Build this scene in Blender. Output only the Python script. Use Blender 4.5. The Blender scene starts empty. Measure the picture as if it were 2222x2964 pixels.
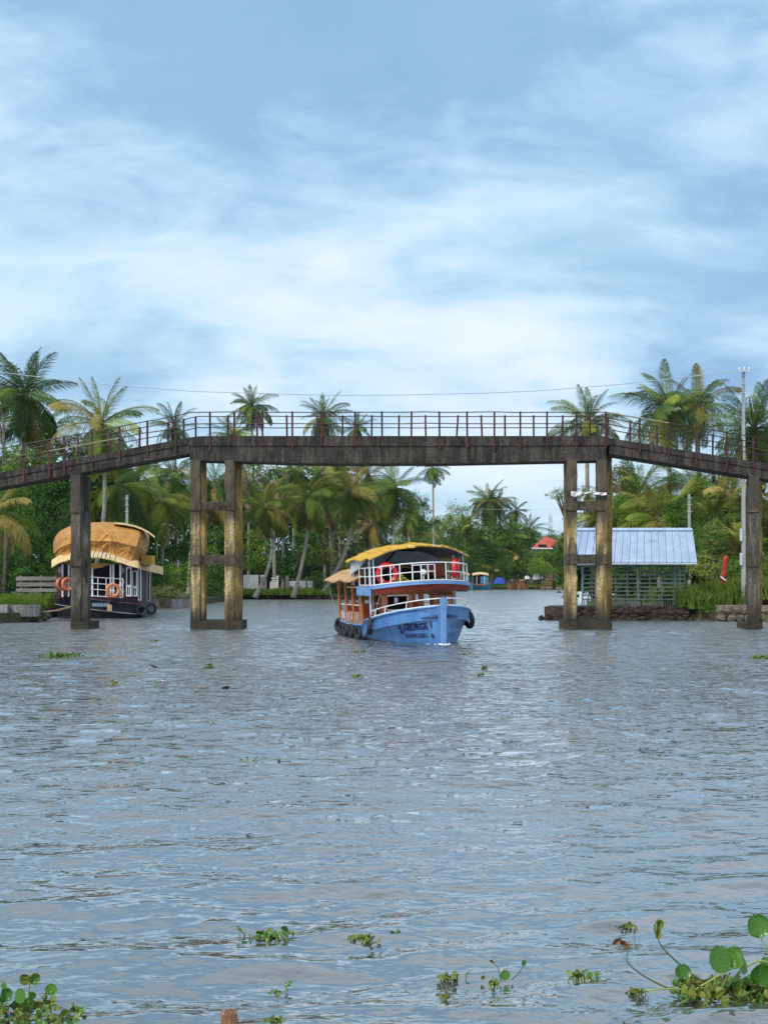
import bpy, math, random
import numpy as np
from mathutils import Vector, Matrix, Euler
R = random.Random(7)
NR = np.random.RandomState(5)
PI = math.pi
C = bpy.context.scene.collection
# ------------------------------------------------------------------ camera, sky, sun, exposure
F, CX, HY, CH = 4000.0, 1111.0, 1668.0, 2.55      # focal length, centre, horizon row (photo pixels), eye height (m)
sc = bpy.context.scene
cam = bpy.data.cameras.new('camera'); co = bpy.data.objects.new('camera', cam); C.objects.link(co)
co.location = (0, 0, CH); co.rotation_euler = (PI / 2, 0, 0)
cam.sensor_fit = 'VERTICAL'; cam.sensor_height = 36; cam.lens = 36 * F / 2964
cam.shift_y = (HY - 1482) / 2964; cam.clip_start = 0.1; cam.clip_end = 9000
sc.camera = co
sc.view_settings.view_transform = 'Standard'; sc.view_settings.look = 'None'
sc.view_settings.exposure = 0.56; sc.view_settings.gamma = 1
sc.cycles.max_bounces = 6; sc.cycles.transparent_max_bounces = 8; sc.cycles.use_denoising = True
SUN_EL, SUN_AZ = math.radians(48), math.radians(218)   # azimuth clockwise from +Y (north)

def nd(nt, t, **kw):
    n = nt.nodes.new(t)
    for k, v in kw.items():
        if k in n.inputs: n.inputs[k].default_value = v
        else: setattr(n, k, v)
    return n
def ramp(nt, src, stops, interp='LINEAR'):
    n = nt.nodes.new('ShaderNodeValToRGB'); cr = n.color_ramp; cr.interpolation = interp
    while len(cr.elements) < len(stops): cr.elements.new(0.5)
    for e, (p, c) in zip(cr.elements, stops):
        e.position = p; e.color = (c, c, c, 1) if isinstance(c, (int, float)) else tuple(c) + (1,)
    nt.links.new(src, n.inputs[0]); return n.outputs[0]
def mth(nt, op, a, b=None, c=None):
    n = nt.nodes.new('ShaderNodeMath'); n.operation = op
    for i, x in enumerate((a, b, c)):
        if x is None: continue
        if isinstance(x, (int, float)): n.inputs[i].default_value = x
        else: nt.links.new(x, n.inputs[i])
    return n.outputs[0]
def mixc(nt, f, a, b, mode='MIX'):
    n = nt.nodes.new('ShaderNodeMix'); n.data_type = 'RGBA'; n.blend_type = mode
    for i, x in ((0, f), (6, a), (7, b)):
        if isinstance(x, (int, float)): n.inputs[i].default_value = x if i == 0 else (x, x, x, 1)
        elif isinstance(x, tuple): n.inputs[i].default_value = x + (1,) if len(x) == 3 else x
        else: nt.links.new(x, n.inputs[i])
    return n.outputs[2]

w = bpy.data.worlds.new('World'); sc.world = w; w.use_nodes = True
nt = w.node_tree; nt.nodes.clear()
out = nt.nodes.new('ShaderNodeOutputWorld')
sky = nd(nt, 'ShaderNodeTexSky'); sky.sky_type = 'NISHITA'; sky.sun_disc = False
sky.sun_elevation = SUN_EL; sky.sun_rotation = SUN_AZ; sky.air_density = 1.2; sky.dust_density = 1.5
b1 = nd(nt, 'ShaderNodeBackground', Strength=0.09); nt.links.new(sky.outputs[0], b1.inputs[0])
tc = nd(nt, 'ShaderNodeTexCoord')
sp = nd(nt, 'ShaderNodeSeparateXYZ'); nt.links.new(tc.outputs['Generated'], sp.inputs[0])
zc = mth(nt, 'MAXIMUM', sp.outputs[2], 0.0)
den = mth(nt, 'ADD', zc, 0.45)
u = mth(nt, 'DIVIDE', sp.outputs[0], den); v = mth(nt, 'DIVIDE', sp.outputs[1], den)
cmb = nd(nt, 'ShaderNodeCombineXYZ'); nt.links.new(u, cmb.inputs[0]); nt.links.new(v, cmb.inputs[1])
mp = nd(nt, 'ShaderNodeMapping'); nt.links.new(cmb.outputs[0], mp.inputs[0])
mp.inputs['Rotation'].default_value = (0, 0, math.radians(-34)); mp.inputs['Scale'].default_value = (1.5, 2.6, 1)
mp.inputs['Location'].default_value = (12.3, 7.7, 2)
n1 = nd(nt, 'ShaderNodeTexNoise', Scale=1.7, Detail=9.0, Roughness=0.52, Distortion=0.5)
n2 = nd(nt, 'ShaderNodeTexNoise', Scale=0.8, Detail=2.0, Roughness=0.45)
n3 = nd(nt, 'ShaderNodeTexNoise', Scale=5.0, Detail=9.0, Roughness=0.6, Distortion=0.6)
n4 = nd(nt, 'ShaderNodeTexNoise', Scale=2.1, Detail=4.0, Roughness=0.5)
for n in (n1, n2, n3): nt.links.new(mp.outputs[0], n.inputs[0])
mp4 = nd(nt, 'ShaderNodeMapping'); mp4.inputs['Location'].default_value = (7.3, 4.4, 0); nt.links.new(cmb.outputs[0], mp4.inputs[0]); nt.links.new(mp4.outputs[0], n4.inputs[0])
dens = mth(nt, 'ADD', mth(nt, 'MULTIPLY', n1.outputs[0], 0.72), mth(nt, 'MULTIPLY', n2.outputs[0], 0.44))
dens = mth(nt, 'ADD', dens, mth(nt, 'MULTIPLY', n3.outputs[0], 0.32))
dens = mth(nt, 'SUBTRACT', dens, 0.228)
# the cloud sheet: pale at the middle heights, a blue-grey bank above it, brighter overcast overhead
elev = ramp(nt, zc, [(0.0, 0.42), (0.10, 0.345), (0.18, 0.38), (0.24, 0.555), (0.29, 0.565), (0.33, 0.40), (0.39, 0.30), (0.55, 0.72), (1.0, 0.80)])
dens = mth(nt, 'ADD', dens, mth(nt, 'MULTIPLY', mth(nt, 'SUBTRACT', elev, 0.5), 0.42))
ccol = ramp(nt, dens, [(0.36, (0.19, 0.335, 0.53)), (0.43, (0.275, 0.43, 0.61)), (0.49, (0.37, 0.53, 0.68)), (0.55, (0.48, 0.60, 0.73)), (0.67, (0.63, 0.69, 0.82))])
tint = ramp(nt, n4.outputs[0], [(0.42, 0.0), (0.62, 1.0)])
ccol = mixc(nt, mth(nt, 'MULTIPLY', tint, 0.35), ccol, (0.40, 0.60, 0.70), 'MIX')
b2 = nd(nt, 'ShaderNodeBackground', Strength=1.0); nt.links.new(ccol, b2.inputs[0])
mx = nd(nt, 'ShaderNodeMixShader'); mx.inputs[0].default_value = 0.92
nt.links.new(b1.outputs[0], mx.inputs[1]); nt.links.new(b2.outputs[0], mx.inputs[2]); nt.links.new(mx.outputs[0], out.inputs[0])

sl = bpy.data.lights.new('sun', 'SUN'); sl.energy = 2.2; sl.angle = math.radians(14); sl.color = (1.0, 0.965, 0.91)
so = bpy.data.objects.new('sun', sl); C.objects.link(so)
sd = Vector((math.sin(SUN_AZ) * math.cos(SUN_EL), math.cos(SUN_AZ) * math.cos(SUN_EL), math.sin(SUN_EL)))
so.rotation_euler = sd.to_track_quat('Z', 'Y').to_euler(); so.location = sd * 100

# ------------------------------------------------------------------ helpers
def at(px, py, Y): return Vector(((px - CX) / F * Y, Y, CH + (HY - py) / F * Y))
def wY(py): return CH * F / (py - HY)
def onw(px, py):
    p = at(px, py, wY(py)); p.z = 0; return p
class MB:
    def __init__(s): s.v = []; s.f = []
    def add(s, vs, fs):
        o = len(s.v); s.v += [tuple(p) for p in vs]; s.f += [tuple(i + o for i in f) for f in fs]; return s
    def bx(s, x0, x1, y0, y1, z0, z1, M=None):
        vs = [Vector((x, y, z)) for z in (z0, z1) for y in (y0, y1) for x in (x0, x1)]
        if M: vs = [M @ p for p in vs]
        return s.add(vs, [(0, 2, 3, 1), (4, 5, 7, 6), (0, 1, 5, 4), (2, 6, 7, 3), (0, 4, 6, 2), (1, 3, 7, 5)])
    def bbx(s, x0, x1, y0, y1, z0, z1, b=0.015):            # box with chamfered upright edges
        pl = [(x0 + b, y0), (x1 - b, y0), (x1, y0 + b), (x1, y1 - b), (x1 - b, y1), (x0 + b, y1), (x0, y1 - b), (x0, y0 + b)]
        return s.prism([(x, y, z0) for x, y in pl], [(x, y, z1) for x, y in pl])
    def prism(s, A, B):
        n = len(A)
        return s.add(list(A) + list(B), [tuple(range(n))[::-1], tuple(range(n, 2 * n))] + [(i, (i + 1) % n, n + (i + 1) % n, n + i) for i in range(n)])
    def tube(s, pts, r, n=6, cap=True):
        pts = [Vector(p) for p in pts]; rr = r if isinstance(r, (list, tuple)) else [r] * len(pts); vs = []
        ref = Vector((0, 0, 1)) if abs((pts[-1] - pts[0]).normalized().z) < .9 else Vector((1, 0, 0))
        for i, p in enumerate(pts):
            d = (pts[min(i + 1, len(pts) - 1)] - pts[max(i - 1, 0)]).normalized()
            a = d.cross(ref).normalized(); b = d.cross(a)
            vs += [p + (a * math.cos(2 * PI * k / n) + b * math.sin(2 * PI * k / n)) * rr[i] for k in range(n)]
        fs = [(i * n + k, i * n + (k + 1) % n, (i + 1) * n + (k + 1) % n, (i + 1) * n + k) for i in range(len(pts) - 1) for k in range(n)]
        if cap: fs += [tuple(range(n))[::-1], tuple((len(pts) - 1) * n + k for k in range(n))]
        return s.add(vs, fs)
    def lathe(s, prof, c=(0, 0, 0), n=10, M=None):
        c = Vector(c); vs = []
        for r, z in prof: vs += [Vector((r * math.cos(2 * PI * k / n), r * math.sin(2 * PI * k / n), z)) for k in range(n)]
        if M: vs = [M @ p for p in vs]
        vs = [p + c for p in vs]; m = len(prof)
        return s.add(vs, [(i * n + k, i * n + (k + 1) % n, (i + 1) * n + (k + 1) % n, (i + 1) * n + k) for i in range(m - 1) for k in range(n)] + [tuple(range(n))[::-1], tuple((m - 1) * n + k for k in range(n))])
    def torus(s, c, R_, r, M=None, n=20, m=8):               # axis = local Z
        c = Vector(c); vs = []
        for i in range(n):
            a = 2 * PI * i / n
            for j in range(m):
                b = 2 * PI * j / m
                p = Vector(((R_ + r * math.cos(b)) * math.cos(a), (R_ + r * math.cos(b)) * math.sin(a), r * math.sin(b)))
                vs.append((M @ p if M else p) + c)
        return s.add(vs, [(i * m + j, ((i + 1) % n) * m + j, ((i + 1) % n) * m + (j + 1) % m, i * m + (j + 1) % m) for i in range(n) for j in range(m)])
    def grid(s, P, thick=None):                              # P[i][j] points; optional thickness vector
        n, m = len(P), len(P[0]); fs = [(i * m + j, i * m + j + 1, (i + 1) * m + j + 1, (i + 1) * m + j) for i in range(n - 1) for j in range(m - 1)]
        top = [Vector(p) for r in P for p in r]
        if thick is None: return s.add(top, fs)
        t = Vector(thick); k = n * m; allf = fs + [tuple(q + k for q in f)[::-1] for f in fs]
        bd = [j for j in range(m)] + [i * m + m - 1 for i in range(1, n)] + [(n - 1) * m + j for j in range(m - 2, -1, -1)] + [i * m for i in range(n - 2, 0, -1)]
        allf += [(bd[q], bd[(q + 1) % len(bd)], bd[(q + 1) % len(bd)] + k, bd[q] + k) for q in range(len(bd))]
        return s.add(top + [p + t for p in top], allf)
    def mesh(s, name, mat, smooth=False):
        me = bpy.data.meshes.new(name); me.from_pydata(s.v, [], s.f)
        if mat: me.materials.append(mat)
        if smooth: me.polygons.foreach_set('use_smooth', [True] * len(me.polygons))
        me.update(); return me
    def build(s, name, mat, parent=None, smooth=False, **kw): return ob(name, s.mesh(name, mat, smooth), parent, **kw)
def ob(name, me, parent=None, label=None, cat=None, group=None, kind=None, loc=None, rot=None, scale=None):
    o = bpy.data.objects.new(name, me); C.objects.link(o)
    if parent: o.parent = parent
    if label: o['label'] = label
    if cat: o['category'] = cat
    if group: o['group'] = group
    if kind: o['kind'] = kind
    if loc is not None: o.location = loc
    if rot is not None: o.rotation_euler = rot
    if scale is not None: o.scale = (scale,) * 3 if isinstance(scale, (int, float)) else scale
    return o
def thing(name, label, cat, loc=(0, 0, 0), rz=0, group=None, rot=None, scale=None):
    return ob(name, None, None, label, cat, group, None, loc, rot or (0, 0, rz), scale)

# ------------------------------------------------------------------ materials
MATS = {}
def mat(name, c1, c2=None, scale=3.0, rough=0.8, bump=0.0, stretch=(1, 1, 1), lo=.35, hi=.65, spec=0.3, metal=0.0, obj=True, rnd=0.0, c3=None, s3=8.0, f3=(.55, .7), bscale=None, trans=0.0, detail=6.0):
    m = bpy.data.materials.new(name); m.use_nodes = True; nt = m.node_tree; nt.nodes.clear(); MATS[name] = m
    out = nt.nodes.new('ShaderNodeOutputMaterial'); p = nt.nodes.new('ShaderNodeBsdfPrincipled')
    p.inputs['Roughness'].default_value = rough; p.inputs['Specular IOR Level'].default_value = spec; p.inputs['Metallic'].default_value = metal
    tc = nt.nodes.new('ShaderNodeTexCoord'); mp = nt.nodes.new('ShaderNodeMapping'); mp.inputs['Scale'].default_value = stretch
    if obj: nt.links.new(tc.outputs['Object'], mp.inputs[0])
    else: g = nt.nodes.new('ShaderNodeNewGeometry'); nt.links.new(g.outputs['Position'], mp.inputs[0])
    col = None
    if c2 is not None:
        n = nd(nt, 'ShaderNodeTexNoise', Scale=scale, Detail=detail, Roughness=0.6); nt.links.new(mp.outputs[0], n.inputs[0])
        col = ramp(nt, n.outputs[0], [(lo, c1), (hi, c2)])
        if c3 is not None:
            n3 = nd(nt, 'ShaderNodeTexNoise', Scale=s3, Detail=5.0, Roughness=0.65); nt.links.new(mp.outputs[0], n3.inputs[0])
            col = mixc(nt, ramp(nt, n3.outputs[0], [(f3[0], 0.0), (f3[1], 1.0)]), col, c3)
    if rnd:
        oi = nt.nodes.new('ShaderNodeObjectInfo'); hs = nt.nodes.new('ShaderNodeHueSaturation')
        if col is None: hs.inputs['Color'].default_value = c1 + (1,)
        else: nt.links.new(col, hs.inputs['Color'])
        nt.links.new(mth(nt, 'MULTIPLY_ADD', oi.outputs['Random'], rnd * 2, 1 - rnd), hs.inputs['Value'])
        nt.links.new(mth(nt, 'MULTIPLY_ADD', oi.outputs['Random'], -rnd * .10, 0.5 + rnd * .05), hs.inputs['Hue'])
        col = hs.outputs[0]
    if col is None: p.inputs['Base Color'].default_value = c1 + (1,)
    else: nt.links.new(col, p.inputs['Base Color'])
    if bump:
        nb = nd(nt, 'ShaderNodeTexNoise', Scale=bscale or scale * 4, Detail=6.0, Roughness=0.65); nt.links.new(mp.outputs[0], nb.inputs[0])
        b = nd(nt, 'ShaderNodeBump', Strength=min(1, bump), Distance=0.03); nt.links.new(nb.outputs[0], b.inputs['Height']); nt.links.new(b.outputs[0], p.inputs['Normal'])
    if trans:
        t = nt.nodes.new('ShaderNodeBsdfTranslucent')
        if col is None: t.inputs[0].default_value = c1 + (1,)
        else: nt.links.new(col, t.inputs[0])
        ms = nt.nodes.new('ShaderNodeMixShader'); ms.inputs[0].default_value = trans
        nt.links.new(p.outputs[0], ms.inputs[1]); nt.links.new(t.outputs[0], ms.inputs[2]); nt.links.new(ms.outputs[0], out.inputs[0])
    else: nt.links.new(p.outputs[0], out.inputs[0])
    return m

def concrete(name, dark, grey, light, amt, base_z=None, top_z=None, bands=()):
    # weathered concrete: cloudy mould, vertical runs, horizontal board marks
    m = bpy.data.materials.new(name); m.use_nodes = True; nt = m.node_tree; nt.nodes.clear()
    out = nt.nodes.new('ShaderNodeOutputMaterial'); p = nt.nodes.new('ShaderNodeBsdfPrincipled'); p.inputs['Roughness'].default_value = .92; p.inputs['Specular IOR Level'].default_value = .2
    g = nt.nodes.new('ShaderNodeNewGeometry')
    def noise(s, st, d=6.0, r=.62):
        mp = nt.nodes.new('ShaderNodeMapping'); mp.inputs['Scale'].default_value = st; nt.links.new(g.outputs['Position'], mp.inputs[0])
        n = nd(nt, 'ShaderNodeTexNoise', Scale=s, Detail=d, Roughness=r); nt.links.new(mp.outputs[0], n.inputs[0]); return n.outputs[0]
    a = noise(1.1, (1, 1, 1)); b = noise(4.0, (1.3, 1.3, .18)); c = noise(9.0, (1, 1, 1.4), 7, .7); d = noise(5.0, (.18, .18, 3.0), 4)
    col = mixc(nt, ramp(nt, a, [(.35, 0.0), (.62, 1.0)]), dark, grey)
    col = mixc(nt, mth(nt, 'MULTIPLY', ramp(nt, b, [(.46, 0.0), (.64, 1.0)]), amt), col, light)
    col = mixc(nt, mth(nt, 'MULTIPLY', ramp(nt, c, [(.48, 0.0), (.66, 1.0)]), .75), col, tuple(x * .45 for x in dark))
    col = mixc(nt, mth(nt, 'MULTIPLY', ramp(nt, d, [(.5, 0.0), (.7, 1.0)]), .3), col, tuple(x * .6 for x in dark))
    if base_z is not None:
        # tide and damp stain at the foot, mould below the girders
        sp = nt.nodes.new('ShaderNodeSeparateXYZ'); nt.links.new(g.outputs['Position'], sp.inputs[0])
        zz = mth(nt, 'ADD', sp.outputs[2], mth(nt, 'MULTIPLY', b, 1.6))
        col = mixc(nt, ramp(nt, mth(nt, 'DIVIDE', zz, 10.0), [((base_z + .8) / 10, 1.0), ((base_z + 2.3) / 10, 0.0)]), col, (.035, .032, .024))
        for zc_, hw in bands:
            dz = mth(nt, 'ADD', mth(nt, 'ABSOLUTE', mth(nt, 'SUBTRACT', sp.outputs[2], zc_)), mth(nt, 'MULTIPLY', mth(nt, 'SUBTRACT', b, .5), 2.4))
            col = mixc(nt, mth(nt, 'MULTIPLY', ramp(nt, mth(nt, 'DIVIDE', dz, 4.0), [(hw * .25, 1.0), (hw * .25 + .17, 0.0)]), .8), col, (.055, .048, .036))
        if top_z is not None:
            for z0, dz in top_z:
                k = ramp(nt, mth(nt, 'DIVIDE', mth(nt, 'SUBTRACT', mth(nt, 'ADD', sp.outputs[2], mth(nt, 'MULTIPLY', b, 1.2)), z0), 10.0), [(.0, 0.0), (dz / 10, 1.0)])
                k2 = mth(nt, 'LESS_THAN', sp.outputs[2], z0 + dz + 2.2 if z0 < 5 else 99.0)
                col = mixc(nt, mth(nt, 'MULTIPLY', mth(nt, 'MULTIPLY', k, k2), .85), col, (.06, .052, .04))
    nt.links.new(col, p.inputs['Base Color'])
    bm = nd(nt, 'ShaderNodeBump', Strength=.7, Distance=0.03); nt.links.new(c, bm.inputs['Height']); nt.links.new(bm.outputs[0], p.inputs['Normal'])
    nt.links.new(p.outputs[0], out.inputs[0]); return m
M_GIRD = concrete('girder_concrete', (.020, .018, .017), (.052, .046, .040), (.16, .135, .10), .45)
M_COLF = concrete('column_concrete', (.13, .095, .05), (.38, .26, .09), (.62, .50, .28), .8, 0.4, [(5.4, .9)], [(3.35, .35), (5.9, .3)])
M_COLB = concrete('rear_column_concrete', (.24, .15, .045), (.42, .26, .065), (.50, .37, .14), .6, 0.4, None, [(3.35, .1), (8.3, .4)])
M_COLG = concrete('grey_column_concrete', (.045, .042, .038), (.12, .10, .08), (.24, .20, .14), .6, 0.4, [(6.2, .9)], [(3.35, .4)])
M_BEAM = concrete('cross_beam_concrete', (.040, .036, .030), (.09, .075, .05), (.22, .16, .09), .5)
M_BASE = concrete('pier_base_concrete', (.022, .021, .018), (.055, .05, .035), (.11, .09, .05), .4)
M_WALLC = concrete('bank_wall_concrete', (.16, .15, .14), (.33, .32, .30), (.45, .44, .42), .6)
M_RAILP = mat('maroon_post_paint', (.032, .012, .024), (.085, .022, .018), 6, .6, lo=.4, hi=.6, rnd=.15, c3=(.16, .06, .025), s3=11)
M_RAIL = mat('dark_rail_paint', (.028, .022, .035), (.09, .05, .035), 2.0, .5, rnd=.2)
M_RAILR = mat('bare_rail', (.32, .27, .2), (.2, .15, .1), 2.0, .6)
M_GRASS = mat('grass_blades', (.11, .19, .02), (.20, .30, .04), .6, .7, trans=.3, spec=.15)
M_GRASSR = mat('bank_grass_blades', (.085, .14, .016), (.20, .26, .045), .5, .7, trans=.3, spec=.15)
M_EARTH = mat('bank_earth', (.035, .045, .015), (.085, .075, .04), .6, .95, .6, c3=(.05, .085, .02), s3=2)
M_ROCK = mat('bank_rock', (.06, .055, .045), (.20, .16, .11), 2.2, .95, .8, c3=(.03, .035, .02), s3=5, rnd=.25)
M_LATER = mat('dark_laterite', (.012, .011, .009), (.045, .034, .024), 2.0, .95, .9, c3=(.10, .07, .04), s3=6, f3=(.6, .75), rnd=.3)

# ------------------------------------------------------------------ water
def make_water():
    m = bpy.data.materials.new('river_water'); m.use_nodes = True; nt = m.node_tree; nt.nodes.clear()
    out = nt.nodes.new('ShaderNodeOutputMaterial'); p = nt.nodes.new('ShaderNodeBsdfPrincipled')
    p.inputs['Base Color'].default_value = (.060, .075, .080, 1); p.inputs['Roughness'].default_value = .06; p.inputs['IOR'].default_value = 2.0
    p.inputs['Specular IOR Level'].default_value = .5
    g = nt.nodes.new('ShaderNodeNewGeometry')
    def noise(s, st, d, r=.55, rz=0, dist=0.0):
        mp = nt.nodes.new('ShaderNodeMapping'); mp.inputs['Scale'].default_value = st; mp.inputs['Rotation'].default_value = (0, 0, rz)
        nt.links.new(g.outputs['Position'], mp.inputs[0])
        n = nd(nt, 'ShaderNodeTexNoise', Scale=s, Detail=d, Roughness=r, Distortion=dist); nt.links.new(mp.outputs[0], n.inputs[0]); return n.outputs[0]
    sp = nt.nodes.new('ShaderNodeSeparateXYZ'); nt.links.new(g.outputs['Position'], sp.inputs[0])
    far = ramp(nt, mth(nt, 'DIVIDE', sp.outputs[1], 100.0), [(.10, .0), (.30, 1.0)])
    wind = ramp(nt, noise(.07, (1, .5, 1), 3.0), [(.38, .7), (.62, 1.0)])
    a = noise(1.5, (.75, 1.35, 1), 3.0, .5, .15, .4); b = noise(4.2, (.75, 1.2, 1), 3.0, .5, -.2); c = noise(.95, (.42, 1.15, 1), 2.0, .5, .1, .5); far2 = ramp(nt, mth(nt, 'DIVIDE', sp.outputs[1], 100.0), [(.25, .45), (.55, 1.0)])
    h = mth(nt, 'ADD', mth(nt, 'MULTIPLY', a, .36), mth(nt, 'MULTIPLY', b, .22))
    h = mth(nt, 'MULTIPLY', h, mth(nt, 'MULTIPLY', far, wind))
    h = mth(nt, 'ADD', h, mth(nt, 'MULTIPLY', mth(nt, 'MULTIPLY', c, mth(nt, 'MULTIPLY', far, far2)), .55))
    fine = noise(9.0, (.8, 1.1, 1), 2.0)
    h = mth(nt, 'ADD', h, mth(nt, 'MULTIPLY', fine, .004))
    bm = nd(nt, 'ShaderNodeBump', Strength=1.0, Distance=1.0); nt.links.new(h, bm.inputs['Height']); nt.links.new(bm.outputs[0], p.inputs['Normal'])
    vm = nt.nodes.new('ShaderNodeVectorMath'); vm.operation = 'DOT_PRODUCT'; nt.links.new(bm.outputs[0], vm.inputs[0]); nt.links.new(g.outputs['Incoming'], vm.inputs[1])
    cs = mth(nt, 'MINIMUM', mth(nt, 'MAXIMUM', vm.outputs['Value'], 0.0), 1.0)
    fr = mth(nt, 'MULTIPLY_ADD', mth(nt, 'POWER', mth(nt, 'SUBTRACT', 1.0, cs), 2.15), .96, .03)
    gl = nt.nodes.new('ShaderNodeBsdfGlossy'); gl.inputs[0].default_value = (1, 1, 1, 1); nt.links.new(bm.outputs[0], gl.inputs['Normal'])
    nt.links.new(ramp(nt, mth(nt, 'DIVIDE', sp.outputs[1], 100.0), [(.15, .05), (.6, .20)]), gl.inputs['Roughness'])
    df = nt.nodes.new('ShaderNodeBsdfDiffuse'); df.inputs[0].default_value = (.062, .068, .062, 1)
    ms = nt.nodes.new('ShaderNodeMixShader'); nt.links.new(fr, ms.inputs[0]); nt.links.new(df.outputs[0], ms.inputs[1]); nt.links.new(gl.outputs[0], ms.inputs[2])
    nt.links.new(ms.outputs[0], out.inputs[0])
    # rows follow distance so that near wavelets are true geometry
    pys = np.concatenate([np.linspace(3500, 2990, 40), np.linspace(2985, 2100, 560), np.linspace(2099.3, 1740, 820), np.linspace(1739, 1700, 60)])
    Y = np.concatenate([[1.2, 3.0], CH * F / (pys - HY), [400, 600, 1200, 2200, 3400]])
    t = np.concatenate([[-2.5, -1.5, -.8], np.linspace(-.36, .36, 460), [.8, 1.5, 2.5]])
    YY, TT = np.meshgrid(Y, t, indexing='ij'); XX = YY * TT
    dY = np.gradient(Y)[:, None]; dX = YY * (.72 / 460)
    Z = np.zeros_like(XX); rs = np.random.RandomState(11)
    # wakes and wind waves: (wavelength, steepness, main direction, spread, how many)
    for lam, st, th0, sp_, k in [(2.6, .022, .12, .16, 5), (1.35, .060, .05, .28, 9), (.78, .086, -.10, .34, 13), (.42, .054, .05, .38, 14), (.22, .036, 0, .6, 14), (.12, .022, 0, .9, 10)]:
        for i in range(k):
            th = th0 + rs.normal() * sp_; l = lam * math.exp(rs.normal() * .22); kk = 2 * PI / l
            ph = kk * (XX * math.sin(th) + YY * math.cos(th)) + rs.uniform(0, 2 * PI)
            ws = np.clip(l / (2.6 * dY) - .6, 0, 1) * np.clip(l / (2.2 * dX * abs(math.sin(th)) + 1e-6) - .6, 0, 1)
            # slow envelope groups the crests
            kx, ky = kk * .13, kk * .10
            env = .5 + .5 * np.sin(kx * XX * rs.uniform(.6, 1.4) + ky * YY * rs.uniform(-1, 1) + rs.uniform(0, 6.3))
            s = np.sin(ph)
            Z += (st * l / (2 * PI)) / math.sqrt(k) * 1.9 * ws * env * (s - .30 * np.cos(2 * ph) * np.where(s > 0, 1, .3))
    # bow waves of the passenger boat
    ax, ay = -.242, .970; rx, ry = XX - 2.25, YY - 50.2; aft = rx * ax + ry * ay; lat = rx * ay - ry * ax
    for sgn in (-1, 1):
        L_ = lat * sgn; m_ = (aft > -.5) & (L_ > 0); q = L_ - .34 * aft - .25
        Z += np.where(m_, .055 * np.exp(-(q / .45) ** 2) * np.exp(-np.maximum(aft, 0) / 14) * np.cos(q * 5.0), 0)
        Z += np.where((L_ > 0) & (aft > -2), .018 * np.exp(-((q - 1.2) / 1.6) ** 2) * np.exp(-np.abs(aft) / 9) * np.sin(q * 4.5 + aft), 0)
    ny, nx = XX.shape
    co_ = np.stack([XX, YY, Z], -1).reshape(-1, 3).astype(np.float32)
    i = np.arange(ny - 1)[:, None] * nx + np.arange(nx - 1)[None, :]
    q = np.stack([i, i + 1, i + nx + 1, i + nx], -1).reshape(-1).astype(np.int32); nf = len(q) // 4
    me = bpy.data.meshes.new('river_water'); me.vertices.add(len(co_)); me.vertices.foreach_set('co', co_.ravel())
    me.loops.add(len(q)); me.loops.foreach_set('vertex_index', q); me.polygons.add(nf)
    me.polygons.foreach_set('loop_start', np.arange(nf, dtype=np.int32) * 4); me.polygons.foreach_set('loop_total', np.full(nf, 4, dtype=np.int32))
    me.polygons.foreach_set('use_smooth', np.ones(nf, dtype=bool)); me.materials.append(m); me.update(calc_edges=True); me.validate()
    return ob('water', me, kind='structure')
make_water()

# ------------------------------------------------------------------ land
def land(name, pts, z, m, skirt=1.2):
    # a polygon of ground with a soft sloping shore
    n = len(pts); c = Vector((sum(p[0] for p in pts) / n, sum(p[1] for p in pts) / n, 0))
    b = MB(); A = [(x, y, -.8) for x, y in pts]; top = []
    for x, y in pts:
        d = (c - Vector((x, y, 0))).normalized() * skirt; top.append((x + d.x, y + d.y, z))
    b.add(A + top, [tuple(range(n, 2 * n))] + [(i, (i + 1) % n, n + (i + 1) % n, n + i) for i in range(n)])
    return b.build(name, m, kind='structure')
land('left_bank', [(-21, 73), (-19.4, 77), (-20.7, 81), (-21.0, 100), (-18.6, 115), (-16.2, 118), (-16.4, 150), (-15.5, 157), (-5.5, 152), (-3.5, 165), (-2, 200), (-1, 243), (15, 268), (36, 272), (70, 290), (130, 330), (600, 900), (3000, 3200), (-3000, 3200), (-600, 600), (-300, 73)], .55, M_EARTH)
land('right_bank', [(12.0, 83.5), (16.9, 83), (17.1, 80), (19, 78.5), (21.5, 77), (60, 75), (500, 75), (900, 500), (160, 300), (75, 240), (45, 170), (26, 145), (19.0, 130), (13, 95)], .75, M_EARTH)

# ------------------------------------------------------------------ bridge
BY, BW = 66.2, 1.75
def bp(px, py, Y=BY): return at(px, py, Y)
bridge = thing('footbridge', 'weathered concrete footbridge with maroon railings spanning the river', 'footbridge', (0, BY, 0))
def bl(p): return Vector((p[0], p[1] - BY, p[2]))
def slabprism(name, top, bot, y0, y1, m, par=bridge, nseg=1):
    # outline in photo pixels (front plane), extruded over the bridge width
    T = [bp(*q) for q in top]; Bm = [bp(*q) for q in bot]
    b = MB(); P = [T, Bm]
    A = []
    for i in range(len(T)):
        A.append([(T[i].x, y0, T[i].z), (T[i].x, y1, T[i].z), (Bm[i].x, y1, Bm[i].z), (Bm[i].x, y0, Bm[i].z)])
    vs = [p for r in A for p in r]; fs = []
    for i in range(len(A) - 1):
        for k in range(4): fs.append((i * 4 + k, i * 4 + (k + 1) % 4, (i + 1) * 4 + (k + 1) % 4, (i + 1) * 4 + k))
    fs += [(0, 1, 2, 3), tuple(4 * (len(A) - 1) + k for k in (3, 2, 1, 0))]
    return MB().add(vs, fs).build(name, m, par)
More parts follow.
